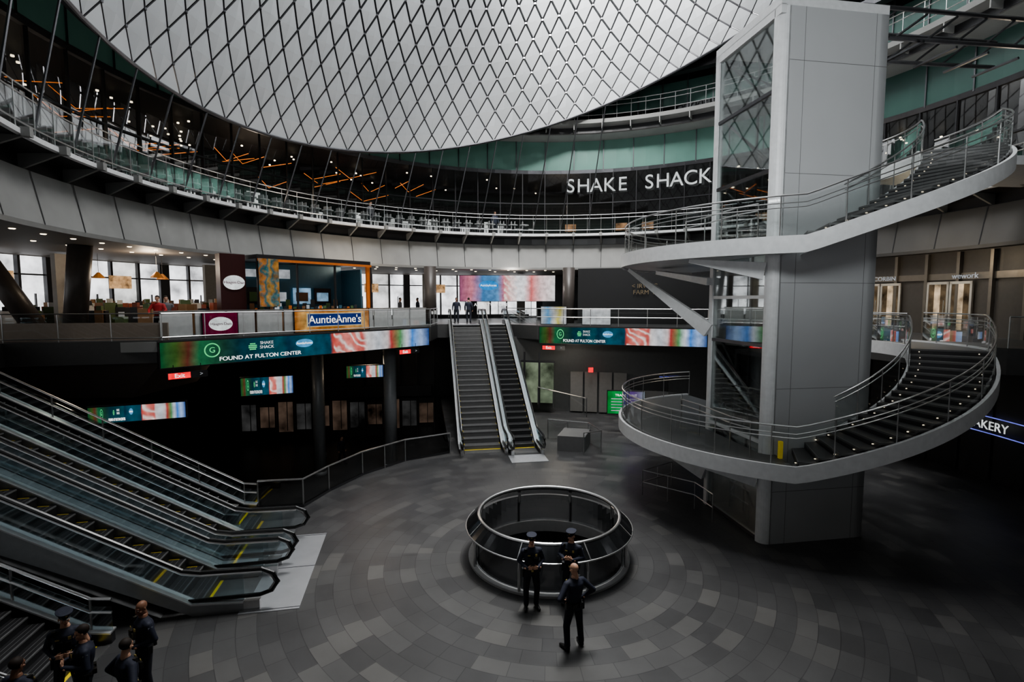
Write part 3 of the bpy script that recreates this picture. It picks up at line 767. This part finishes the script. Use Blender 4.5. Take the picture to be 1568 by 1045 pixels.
mb.obox(K(t1-.0,2.2,ZS),ed*.1,en*2.0,(0,0,3.4),1)
mb.obox(K(t0,1.1,9.18),ed*(t1-t0)*EL,en*.05,(0,0,.12),0)
mb.obox(K(.35,4.1,8.55),ed*1.3,en*.04,(0,0,.4),3); mb.obox(K(.46,4.1,8.5),ed*1.0,en*.04,(0,0,.5),3)
for i in range(4):
    mb.obox(K(.36+.09*i,4.05,7.1),ed*1.05,en*.06,(0,0,.9),(2,1,6,2)[i]); mb.obox(K(.37+.09*i,4.0,7.25),ed*.7,en*.06,(0,0,.5),(4,3,5,6)[i])
for i in range(12): mb.box(tuple(K(.33+.034*i,3.6,ZS+1.1+.1*(i%3))),(.22,.22,.3+.2*(i%3)),.4,(4,5,2,2,3)[i%5])
mb.obox(K(t0,1.5,ZS),ed*(t1-t0-.05)*EL,en*.6,(0,0,1.05),5)
for i in range(24): mb.box(tuple(K(.32+.017*i,1.7,ZS+1.16+.02*(i%3))),(.14,.14,.14+.06*(i%4)),.3,(0,4,2,5,3,1,2)[i%7])
mb.build('pretzel_kiosk',[mat('kiosk_orange',(.55,.15,.03),.5,es=.08,ecol=(1,.3,.06)),mat('kiosk_blue_wall',(.06,.17,.24),.5),DARK,TXTD,mat('goods_green',(.12,.22,.08),.5),mat('goods_wood',(.3,.16,.08),.5),emat('poster_glow',(.4,.65,.9),.45,2,.6)])
mb=M(); mb.obox(K(.31,1.0,ZS+1.3),ed*.95,en*.06,(0,0,2.3)); mb.build('mural_panel',[screenmat('mural',[(0,(.05,.3,.35)),(.2,(.75,.3,.08)),(.4,(.05,.25,.3)),(.6,(.8,.45,.12)),(.8,(.1,.3,.35)),(1,(.7,.35,.1))],.4,1.2,16,34)])
mb=M()
for i in range(190):
    x=random.uniform(-26,-13.8); y=random.uniform(21.8,31); k_=i%5
    if y<21.5+(x+14)*.3 or (-15.5<x<-11 and y>22.5 and y<26): continue
    if min(math.hypot(x+20.9,y-22.4),math.hypot(x+18.4,y-21.8))<1.3: continue
    hh=random.uniform(.8,1.5)
    mb.box((x,y,ZS+hh/2),(random.uniform(.2,.8),.4,hh),random.random(),k_); mb.box((x,y,ZS+hh+.1),(.2,.2,.2),random.random(),(k_+1)%5)
mb.build('shop_furniture',[mat('wood_warm',(.32,.18,.09),.5),mat('green_goods',(.10,.14,.06),.5),CW,DARK,mat('goods_red',(.25,.07,.04),.5)])
mb=M()
for x,y in ((-19.5,24.5),(-17.5,26),(-15.2,27.2),(-21,25.5),(-16.4,24)):
    mb.tube([(x,y,9.5),(x,y,8.6)],.012,4,1); mb.rev(x,y,[(.05,8.62),(.28,8.35),(.26,8.35)],0,360,12,0)
mb.build('pendant_lamps',[mat('copper',(.5,.22,.08),.4,.6,es=.1,ecol=(1,.4,.1)),DARK])
mb=M(); Rw=27
for i in range(44):
    a=90+3.2*i
    p0=P(C,Rw,a);p1=P(C,Rw,a+3.2)
    mb.quad((*p1,ZS+.2),(*p0,ZS+.2),(*p0,9.5),(*p1,9.5),0 if (i%6)!=3 else 3)
    q=P(C,Rw-.15,a); mb.box((*q,7.6),(.25,.55 if i%4==0 else .12,3.8),rad(a),1)
    if i%2==0: 
        q=P(C,Rw-.12,a+1.6); mb.box((*q,6.7),(.1,.05,1.9),rad(a),1)
    if i%6==1:
        q=P(C,Rw-3.2,a+1); mb.box((*q,7.6),(.25,.7,3.7),rad(a),4)
    if i%4==2:
        q=P(C,Rw-1.6,a+1); mb.box((*q,8.3),(.15,1.1,.7),rad(a),5)
mb.rev(C[0],C[1],[(Rw-.1,8.55),(Rw-.1,8.63)],92,232,40,1)
mb.rev(C[0],C[1],[(Rw-.1,ZS),(Rw-.1,ZS+.35)],92,232,40,1)
for i in range(16):
    a=236+4*i; p0=P(C,Rw,a);p1=P(C,Rw,a+3.7); mb.quad((*p1,ZS+.3),(*p0,ZS+.3),(*p0,9.4),(*p1,9.4),0)
mb.build('window_street_facade',[DAY,DARK,WHITE,DAYD,mat('partition_white',(.35,.33,.30),.5),emat('menu_glow_warm',(1,.6,.3),.5,3,.7)])
mb=M()
def rcol(p,q,r,m=0): mb.tube([p,q],r,20,m)
for (b,t) in (((-20.6,22.6,ZS),(-22.2,21.5,9.6)),((-18.7,22,ZS),(-17.7,21.4,9.6)),((-5.6,35.5,ZS),(-5.6,35.5,9.6)),((4.0,36.6,ZS),(4.0,36.6,9.6))):
    rcol(b,t,.42)
mb.build('structural_columns',[mat('column_dark_grey',(.07,.06,.055),.4)],smooth=True)
mb=M()
for x,y,r in ((-7.4,31,.38),(-11.2,29.5,.33),(-12.5,33,.35)):
    mb.tube([(x,y,ZL),(x,y,4.8)],r,20,0); mb.tube([(x,y,ZL),(x,y,ZL+.25)],r+.05,20,0)
mb.build('concourse_columns',[mat('column_steel',(.24,.25,.26),.4,.2)],smooth=True)
mb=M()
for i in range(11):
    x0=-19+1.25*i; y0=35.5+(x0+30)*3.5/24-.3
    mb.box((x0,y0,-1.2),(1.05,.05,(1.9,1.5,2.2)[i%3]),rad(8),0 if i%3 else 2); mb.box((x0+.62,y0-.1,.3),(.1,.15,6.4),0,1)
    mb.box((x0+.1,y0-.06,-1.0),(.04,.05,2.4),0,1)
mb.obox((-21,36.0,.2),(15,2.1,0),(0,.3,0),(0,0,.8),1)
mb.build('shopfront_lower_level',[emat('dim_warm',(.65,.45,.34),.065,.8,1.0),DARK,emat('dim_grey',(.5,.5,.5),.05,.8,.9)])
mb=M()
for i in range(3):
    mb.box((.35+.95*i,33.3-.2*i,2.0),(.85,.06,2.6),rad(-12),0)
    mb.box((-.15+.95*i,33.3-.2*i,2.2),(.1,.14,3.6),rad(-12),1)
mb.box((1.3,33.0,3.4),(3,.1,.12),rad(-12),1)
mb.build('shopfront_concourse',[emat('shop_glow_green',(.6,.72,.5),.2,1,.8),DARK])
mb=M()
for i in range(4): mb.box((4.2+.9*i,33.2-.2*i,1.4),(.8,.08,2.6),rad(-12),0)
mb.box((5.0,32.5,2.9),(.3,.1,.3),0,1)
mb.build('door_concourse',[mat('door_grey',(.2,.19,.18),.4),RED])
mb=M()
rail(mb,[(1.9,26.8,0),(3.9,26.0,0),(4.3,24.4,0),(3.4,24.0,0)],1.05,(1.05,),.03,1.2,True)
rail(mb,[(1.5,29.5,1.3),(3.9,26.6,1.2)],1.0,(1.0,),.03,1.2,True)
mb.obox((2.2,24.6,0),(1.3,-.3,0),(.5,1.6,0),(0,0,.75),2)
mb.build('railing_stairwell',[STEEL,GLASS,mat('stairwell_grey',(.14,.14,.14),.5)])
mb=M(); rail(mb,[(4.9,18.9,0),(6.4,17.6,0),(6.6,16.5,0)],.95,(.95,.5),.02,1.1,False); rail(mb,[(4.9,18.9,0),(6.3,19.9,0)],.95,(.95,.5),.02,1.1,False)
mb.build('railing_floor_guard',[STEEL,GLASS])

# ------------------------------------------------------------------ right hand street-level wall
mb=M(); Rr=18.3
mb.rev(C[0],C[1],[(Rr,ZS),(Rr,9.55)],-40,45,40,0)
for i in range(14):
    a=-22+4.6*i; p=P(C,Rr-.1,a); mb.box((*p,7.6),(.18,.14,3.8),rad(a),1)
mb.rev(C[0],C[1],[(Rr-.08,8.25),(Rr-.08,8.55)],-40,45,40,1)
mb.build('wall_street_right',[mat('wall_stone_warm',(.075,.067,.058),.4),mat('bronze_frame',(.2,.18,.15),.3,.7)])
def doorset(a0,name):
    mb=M()
    for k_ in range(2):
        a=a0+k_*3.3; p0=P(C,Rr-.2,a+3.2);p1=P(C,Rr-.2,a)
        P0_=Vector((*p0,ZS));P1_=Vector((*p1,ZS));d=(P1_-P0_);dn=d.normalized();L=d.length; pn=Vector((-dn.y,dn.x,0))
        mb.obox(P0_,dn*.1,(0,0,2.45),pn*.1,0); mb.obox(P1_-dn*.1,dn*.1,(0,0,2.45),pn*.1,0)
        mb.obox(P0_+Vector((0,0,2.35)),dn*L,(0,0,.12),pn*.1,0); mb.obox(P0_,dn*L,(0,0,.25),pn*.08,0)
        n_=pn*.03
        for m0,m1,mi in ((0,.34,2),(.34,.62,1),(.62,1,2)):
            q0=P0_+d*m0;q1=P0_+d*m1
            mb.quad(q0+n_+Vector((0,0,.25)),q1+n_+Vector((0,0,.25)),q1+n_+Vector((0,0,2.4)),q0+n_+Vector((0,0,2.4)),mi)
        h=P0_+dn*(L*.85 if k_ else L*.15); h2=h-pn*.06
        mb.tube([h2+Vector((0,0,.8)),h2+Vector((0,0,1.6))],.02,5,0)
    mb.build(name,[mat('door_frame_steel',(.6,.57,.5),.3,.8),emat('lobby_glow',(1,.76,.5),.55,1.6,.8),emat('lobby_dim',(.9,.65,.4),.11,1.6,.8)])
doorset(8,'door_1'); doorset(18.5,'door_2'); 
text('sign_lettering_street','CORBIN',.3,(*P(C,Rr-.25,21),8.4),rad(21-90),TXTD)
text('sign_lettering_office','wework',.35,(*P(C,Rr-.25,9),8.4),rad(9-90),TXTD)
text('sign_bakery','BAKERY',.5,(*P(C,16.6,-.3),2.28),rad(-90.3),TXTS)
mb=M(); mb.rev(C[0],C[1],[(16.7,2.6),(16.7,2.64)],-8,4.2,12,0); mb.rev(C[0],C[1],[(16.7,1.94),(16.7,1.98)],-8,4.2,12,0); mb.build('neon_strip_bakery',[BLUEN])

# ------------------------------------------------------------------ people
SK1=mat('skin_light',(.55,.32,.22),.5,var=.08,scale=30); SK2=mat('skin_brown',(.26,.13,.08),.5,var=.08,scale=30)
NAVY=mat('uniform_navy',(.016,.020,.038),.7,var=.3,scale=25,bump=.3); PANT=mat('uniform_trousers',(.013,.015,.024),.75,var=.3,scale=25,bump=.3)
BOOT=mat('boot_leather',(.008,.008,.008),.3); HAIR=mat('hair_dark',(.02,.012,.008),.7); GOLD=mat('badge_gold',(.7,.55,.2),.3,.8)
EYEW=mat('eye_white',(.7,.7,.7),.3); LIP=mat('lip',(.35,.12,.1),.5); PATCH=mat('shoulder_patch',(.25,.27,.3),.6)
def remeshed(mb,name,vox,it,mats,fn,parent,mw):
    o=mb.build(name,[]); 
    r=o.modifiers.new('r','REMESH'); r.mode='VOXEL'; r.voxel_size=vox
    s=o.modifiers.new('s','SMOOTH'); s.iterations=it; s.factor=.5
    bpy.context.view_layer.update()
    ev=o.evaluated_get(bpy.context.evaluated_depsgraph_get())
    me=bpy.data.meshes.new_from_object(ev)
    bpy.data.objects.remove(o)
    me.materials.clear()
    for m in mats: me.materials.append(m)
    for p in me.polygons: p.use_smooth=True; p.material_index=fn(p.center)
    o=bpy.data.objects.new(name,me); COL.objects.link(o); o.parent=parent; o.matrix_local=mw
    return o
def hand(parent,wr,dr,back,thumb,skin,curl=28):
    y=Vector(dr).normalized(); z=Vector(back); z=(z-y*z.dot(y)).normalized(); x=y.cross(z)
    if x.dot(Vector(thumb))<0: x=-x
    wr=Vector(wr); G=lambda a,b,c: wr+x*a+y*b+z*c
    mb=M()
    for i,a in enumerate((.030,.010,-.010,-.028)): mb.caps(G(a*.6,.0,0),.016,G(a,.085,0),.0125,n=8)
    for i,(a,l) in enumerate(((.031,.070),(.0105,.078),(-.0105,.072),(-.030,.056))):
        p=G(a,.085,0); ang=rad(10)
        r=.0098
        for k_,f in enumerate((.45,.32,.23)):
            ang+=rad(curl)
            q=p+(y*math.cos(ang)-z*math.sin(ang))*l*f+x*a*.05
            mb.caps(p,r,q,r*.92,n=8); p=q; r*=.92
    p=G(.022,.025,-.006); q=G(.050,.052,-.016); mb.caps(p,.014,q,.012,n=8); q2=G(.058,.083,-.026); mb.caps(q,.0115,q2,.0095,n=8)
    mb.caps(G(0,-.05,0),.024,G(0,.01,0),.022,n=8)
    return remeshed(mb,'hand',.0045,3,[skin],lambda c:0,parent,Matrix.Identity(4))
ARMS={
 'belt':(((.29,.07,1.16),(.13,-.20,1.09),(-.85,-.25,.05),(0,-1,.2),(0,0,1)),)*2,
 'hip':(((.41,.10,1.19),(.21,-.02,1.02),(-.35,-.75,-.35),(.8,-.2,.3),(0,-.2,1)),)*2,
 'down':(((.27,.04,1.15),(.28,-.04,.92),(0,-.15,-1),(1,0,0),(0,-1,0)),)*2,
 'chest':(((.29,.03,1.17),(.10,-.27,1.22),(-.75,-.3,.3),(.2,-1,0),(0,0,1)),)*2,
 'mixed':(((.41,.10,1.19),(.21,-.02,1.02),(-.35,-.75,-.35),(.8,-.2,.3),(0,-.2,1)),((.29,.03,1.17),(.14,-.24,1.10),(-.75,-.3,.1),(.2,-1,0),(0,0,1))),
 'lean':(((.30,-.12,1.2),(.24,-.36,1.09),(-.3,-.8,0),(0,0,1),(-1,0,0)),)*2,
}
def human(name,loc,yaw,arms='belt',head='cap',skin=SK1,shirt=NAVY,pants=PANT,look=0,h=1.0,lean=0,step=0,police=True,tilt=8,stance=.12):
    root=empty(name,loc); root.rotation_euler=(0,0,rad(yaw)); root.scale=(h,h,h)
    mb=M(); L=lean
    cyf=lambda z: -L*max(0,(z-.95))
    bulk=.022 if police else 0
    rings=[(.84,.14,.105),(.92,.17,.122),(1.0,.163,.118),(1.1,.16,.118),(1.2,.172,.124+bulk),(1.32,.19,.13+bulk),(1.40,.192,.122+bulk*.6),(1.455,.15,.098),(1.50,.08,.07),(1.56,.058,.06)]
    mb.loft([(z,0,cyf(z)+(.01 if z>1.3 else 0),rx,ry) for z,rx,ry in rings])
    ends=[]
    for i,sx in enumerate((1,-1)):
        el,wr,dr,bk,th=ARMS[arms][i]
        f=lambda p:(p[0]*sx,p[1]+cyf(p[2]),p[2]); el=f(el);wr=f(wr)
        sh=(.19*sx,.01+cyf(1.41),1.405)
        mb.caps((.10*sx,.01+cyf(1.42),1.415),.078,sh,.074)
        mb.caps(sh,.073,el,.054); mb.caps(el,.055,wr,.036)
        dd=(Vector(wr)-Vector(el)).normalized()
        mb.caps(Vector(wr)-dd*.06,.043,Vector(wr)-dd*.02,.042)
        ends.append((wr,(dr[0]*sx,dr[1],dr[2]),(bk[0]*sx,bk[1],bk[2]),(th[0]*sx,th[1],th[2])))
        st=step*sx
        hip=(.088*sx,0,.90); kn=((.088+stance)*.5*sx+.03*sx,-.03-st*.5,.50); an=(stance*sx,.02-st,.10)
        mb.caps(hip,.102,kn,.074); mb.caps(kn,.073,(an[0],an[1]+.0,.14),.062)
        mb.caps((an[0],an[1],.16),.066,(an[0],an[1],.09),.064)
        mb.caps((an[0],an[1]+.03,.048),.047,(an[0]+.03*sx,an[1]-.11,.045),.045); mb.caps((an[0]+.03*sx,an[1]-.11,.04),.044,(an[0]+.045*sx,an[1]-.18,.036),.036)
    def fn(c):
        if c.z<.095: return 2
        if c.z>1.515 and abs(c.x)<.1: return 3
        if c.z<.975 and (c.x**2+(c.y)**2)<.06 or c.z<.8: return 1
        return 0
    remeshed(mb,'body',.013,3,[shirt,pants,BOOT,skin],fn,root,Matrix.Identity(4))
    for e_ in ends: hand(root,*e_,skin)
    hc=Vector((0,cyf(1.66)-.012,1.675))
    mw=Matrix.Translation(hc)@Matrix.Rotation(rad(look),4,'Z')@Matrix.Rotation(rad(tilt),4,'X')
    hb=M()
    hb.ell((0,.014,.035),(.076,.094,.088),n=16,k=12); hb.ell((0,-.012,-.045),(.060,.072,.068),n=14); hb.ell((0,-.05,-.095),(.030,.03,.024))
    hb.caps((0,-.080,.018),.010,(0,-.103,-.022),.0145); hb.caps((-.030,-.075,.028),.014,(.030,-.075,.028),.014)
    hb.caps((-.02,-.083,-.058),.009,(.02,-.083,-.058),.009); hb.caps((-.016,-.084,-.070),.008,(.016,-.084,-.070),.008)
    for sx in (1,-1): hb.ell((.078*sx,.01,-.008),(.010,.020,.032)); hb.ell((.044*sx,-.055,-.03),(.022,.025,.02))
    hb.caps((0,.02,-.06),.052,(0,.035,-.16),.054)
    def hf(c):
        if head in('hair','cap') and (c.z>.075 or (c.y>.01 and c.z>-.035 and abs(c.x)<.083 ) ) : return 1
        if abs(c.x)<.024 and c.z<-.053 and c.z>-.075 and c.y<-.083: return 2
        return 0
    remeshed(hb,'head',.0055,3,[skin,HAIR,LIP],hf,root,mw)
    eb=M()
    for sx in (1,-1): eb.ell((.029*sx,-.083,.004),(.011,.007,.007),0); eb.ell((.029*sx,-.0885,.004),(.005,.003,.005),1); eb.caps((.017*sx,-.09,.022),.0035,(.042*sx,-.084,.022),.003,1,6)
    eb.build('eyes',[EYEW,HAIR],root).matrix_local=mw
    if head=='hair':
        kb=M(); kb.ell((0,.028,.048),(.084,.094,.088),n=18,k=12)
        kb.build('hair',[HAIR],root,True).matrix_local=mw
    if head=='cap':
        kb=M()
        kb.loft([(.062,0,.012,.086,.103),(.10,0,.012,.090,.107),(.105,0,.008,.100,.118),(.130,0,.004,.122,.138),(.140,0,.004,.118,.134),(.146,0,.004,.08,.09)],0,24)
        vs=[];n=10
        for i in range(n+1):
            q=rad(200+140*i/n)
            vs.append((.088*math.cos(q),.012+.105*math.sin(q),.072)); vs.append((.088*math.cos(q),.012+.105*math.sin(q)-.055*math.sin(rad(180*i/n)),.050))
        up=[(x,y,z+.006) for x,y,z in vs]; m_=len(vs)
        kb.add(vs+up,[(2*i,2*i+1,2*i+3,2*i+2) for i in range(n)]+[(m_+2*i,m_+2*i+2,m_+2*i+3,m_+2*i+1) for i in range(n)]+[(2*i+1,m_+2*i+1,m_+2*i+3,2*i+3) for i in range(n)],1)
        kb.ell((0,-.112,.108),(.018,.008,.022),2)
        kb.build('cap',[NAVY,BOOT,GOLD],root).matrix_local=mw
    if police:
        gb=M()
        gb.loft([(.955,0,0,.180,.134),(1.01,0,0,.177,.132)],0,24)
        gb.box((-.20,0,.90),(.05,.10,.2),.1,0); gb.box((.195,.02,.95),(.045,.07,.13),0,0)
        gb.box((.10,-.130,.98),(.07,.05,.09),.3,0); gb.box((-.10,-.130,.98),(.06,.05,.08),-.3,0); gb.box((.08,.135,.98),(.08,.05,.08),0,0); gb.box((-.08,.135,.97),(.09,.045,.10),0,0)
        gb.box((0,-.138,.983),(.05,.012,.045),0,1)
        gb.box((.085,-.160+cyf(1.36),1.37),(.045,.012,.055),.2,1); gb.box((-.085,-.160+cyf(1.36),1.37),(.06,.010,.02),-.2,1)
        gb.box((-.06,-.165+cyf(1.28),1.27),(.09,.05,.11),0,0); gb.box((.07,-.165+cyf(1.27),1.26),(.08,.05,.1),0,0)
        gb.box((-.15,-.06+cyf(1.42),1.45),(.05,.06,.08),.3,0)
        for sx in (1,-1): gb.box((.262*sx,.02+cyf(1.36),1.35),(.012,.07,.08),0,2)
        gb.build('duty_belt_and_gear',[BOOT,GOLD,PATCH],root)
    return root
human('police_officer',(.46,11.75,0),8,'belt','cap',SK1,look=-10,tilt=2)
human('police_officer',(1.42,11.95,0),-20,'chest','cap',SK1,look=-8,tilt=4)
human('police_officer',(1.30,10.35,0),207,'hip','bald',SK1,look=15,stance=.17,h=1.02)
human('police_officer',(-6.75,9.0,0),-35,'belt','bald',SK2,look=20,h=1.02)
human('police_officer',(-7.95,8.75,0),30,'belt','cap',SK1,look=25,tilt=10)
human('police_officer',(-7.30,8.35,0),-50,'chest','hair',SK1)
human('police_officer',(-6.30,8.0,0),150,'hip','hair',SK1,look=20)
human('police_officer',(-7.65,7.55,0),170,'down','hair',SK2)
RJ=mat('jacket_red',(.35,.02,.02),.7); GJ=mat('jacket_grey',(.12,.12,.13),.7)
human('pedestrian',(-14.6,21.35,ZS),20,'lean','hair',SK1,RJ,PANT,police=False,lean=.15)
human('pedestrian',(-4.0,37.2,ZS),0,'down','hair',SK2,NAVY,PANT,police=False,step=.12)
human('pedestrian',(-3.1,37.0,ZS),180,'down','hair',SK1,NAVY,PANT,police=False,step=.1)
human('pedestrian',(-8.3,38.4,ZS),90,'down','hair',SK1,GJ,PANT,police=False,step=.15)
human('pedestrian',(-7.2,39.4,ZS),-60,'down','hair',SK2,NAVY,PANT,police=False,step=.1)
human('pedestrian',(*K(.05,1.7,ZS),),40,'down','hair',SK1,GJ,PANT,police=False)
human('pedestrian',(-10.6,31.5,ZL),60,'down','hair',SK1,NAVY,PANT,police=False,step=.15)
human('pedestrian',(*P(C,18.9,129.3),12.1),60,'down','hair',SK1,GJ,PANT,police=False,step=.1)
human('pedestrian',(*P(C,18.6,8),12.1),-80,'down','hair',SK2,GJ,PANT,police=False,step=.1)
human('pedestrian',(*P(C,18.9,101.5),12.1),20,'down','hair',SK2,NAVY,PANT,police=False,step=.1)

# ------------------------------------------------------------------ lights
def light(kind,name,loc,e,col=(1,1,1),rot=(0,0,0),**kw):
    l=bpy.data.lights.new(name,kind); l.energy=e; l.color=col
    for k_,v in kw.items(): setattr(l,k_,v)
    o=bpy.data.objects.new(name,l); COL.objects.link(o); o.location=loc; o.rotation_euler=rot; return o
def aim(o,t): o.rotation_euler=(Vector(t)-o.location).to_track_quat('-Z','Y').to_euler()
a0=light('AREA','skylight_light',(C[0],C[1]-1,36.6),7500,(1,.99,.975),shape='DISK',size=12); aim(a0,(5,36,10))
s1=light('SPOT','skylight_beam_upper',(3,15,34.5),110000,(1,.99,.97),spot_size=rad(62),spot_blend=1,shadow_soft_size=2); aim(s1,(7,36.5,32))
s2=light('SPOT','skylight_beam_floor',(C[0],C[1],36),34000,(1,.98,.94),spot_size=rad(26),spot_blend=1,shadow_soft_size=3); aim(s2,(-.5,12,0))
s3=light('SPOT','skylight_beam_far',(3,15,35),30000,(1,.98,.95),spot_size=rad(42),spot_blend=1,shadow_soft_size=2); aim(s3,(2,38,13))
a1=light('AREA','window_light_rear',(1,-1.5,14.5),1100,(.98,.99,1),shape='RECTANGLE',size=12,size_y=3.5,spread=rad(95)); aim(a1,(9,20,7))
for p,e,c in (((-17,24.5,9.0),200,(1,.82,.62)),((-8.5,31,9.2),260,(1,.82,.64)),((0,38,9.2),220,(1,.93,.85)),((17.6,23.5,9.2),90,(1,.8,.55)),
              ((-9,32,3.9),60,(1,.78,.55)),((3,31,4.0),80,(1,.9,.75)),((-15,27,3.9),40,(1,.8,.6)),((-16,33,14.5),110,(1,.8,.6)),((4,42,14.5),130,(1,.8,.6)),((-20,20,14.5),110,(1,.8,.6)),((22.6,24,14.5),80,(1,.8,.6))):
    light('POINT','ceiling_lamp',p,e,c,shadow_soft_size=.4)
w=bpy.data.worlds.new('world'); SC.world=w; w.use_nodes=True
w.node_tree.nodes['Background'].inputs[0].default_value=(.6,.7,.8,1); w.node_tree.nodes['Background'].inputs[1].default_value=.05

cam=bpy.data.cameras.new('camera'); cam.sensor_width=36; cam.lens=18.14; cam.clip_end=300; cam.clip_start=.05
co=bpy.data.objects.new('camera',cam); COL.objects.link(co); co.location=(0,0,7.3); co.rotation_euler=(rad(85.5),0,0)
SC.camera=co
SC.view_settings.view_transform='AgX'
try: SC.view_settings.look='AgX - Medium High Contrast'
except Exception as ex: print(ex)
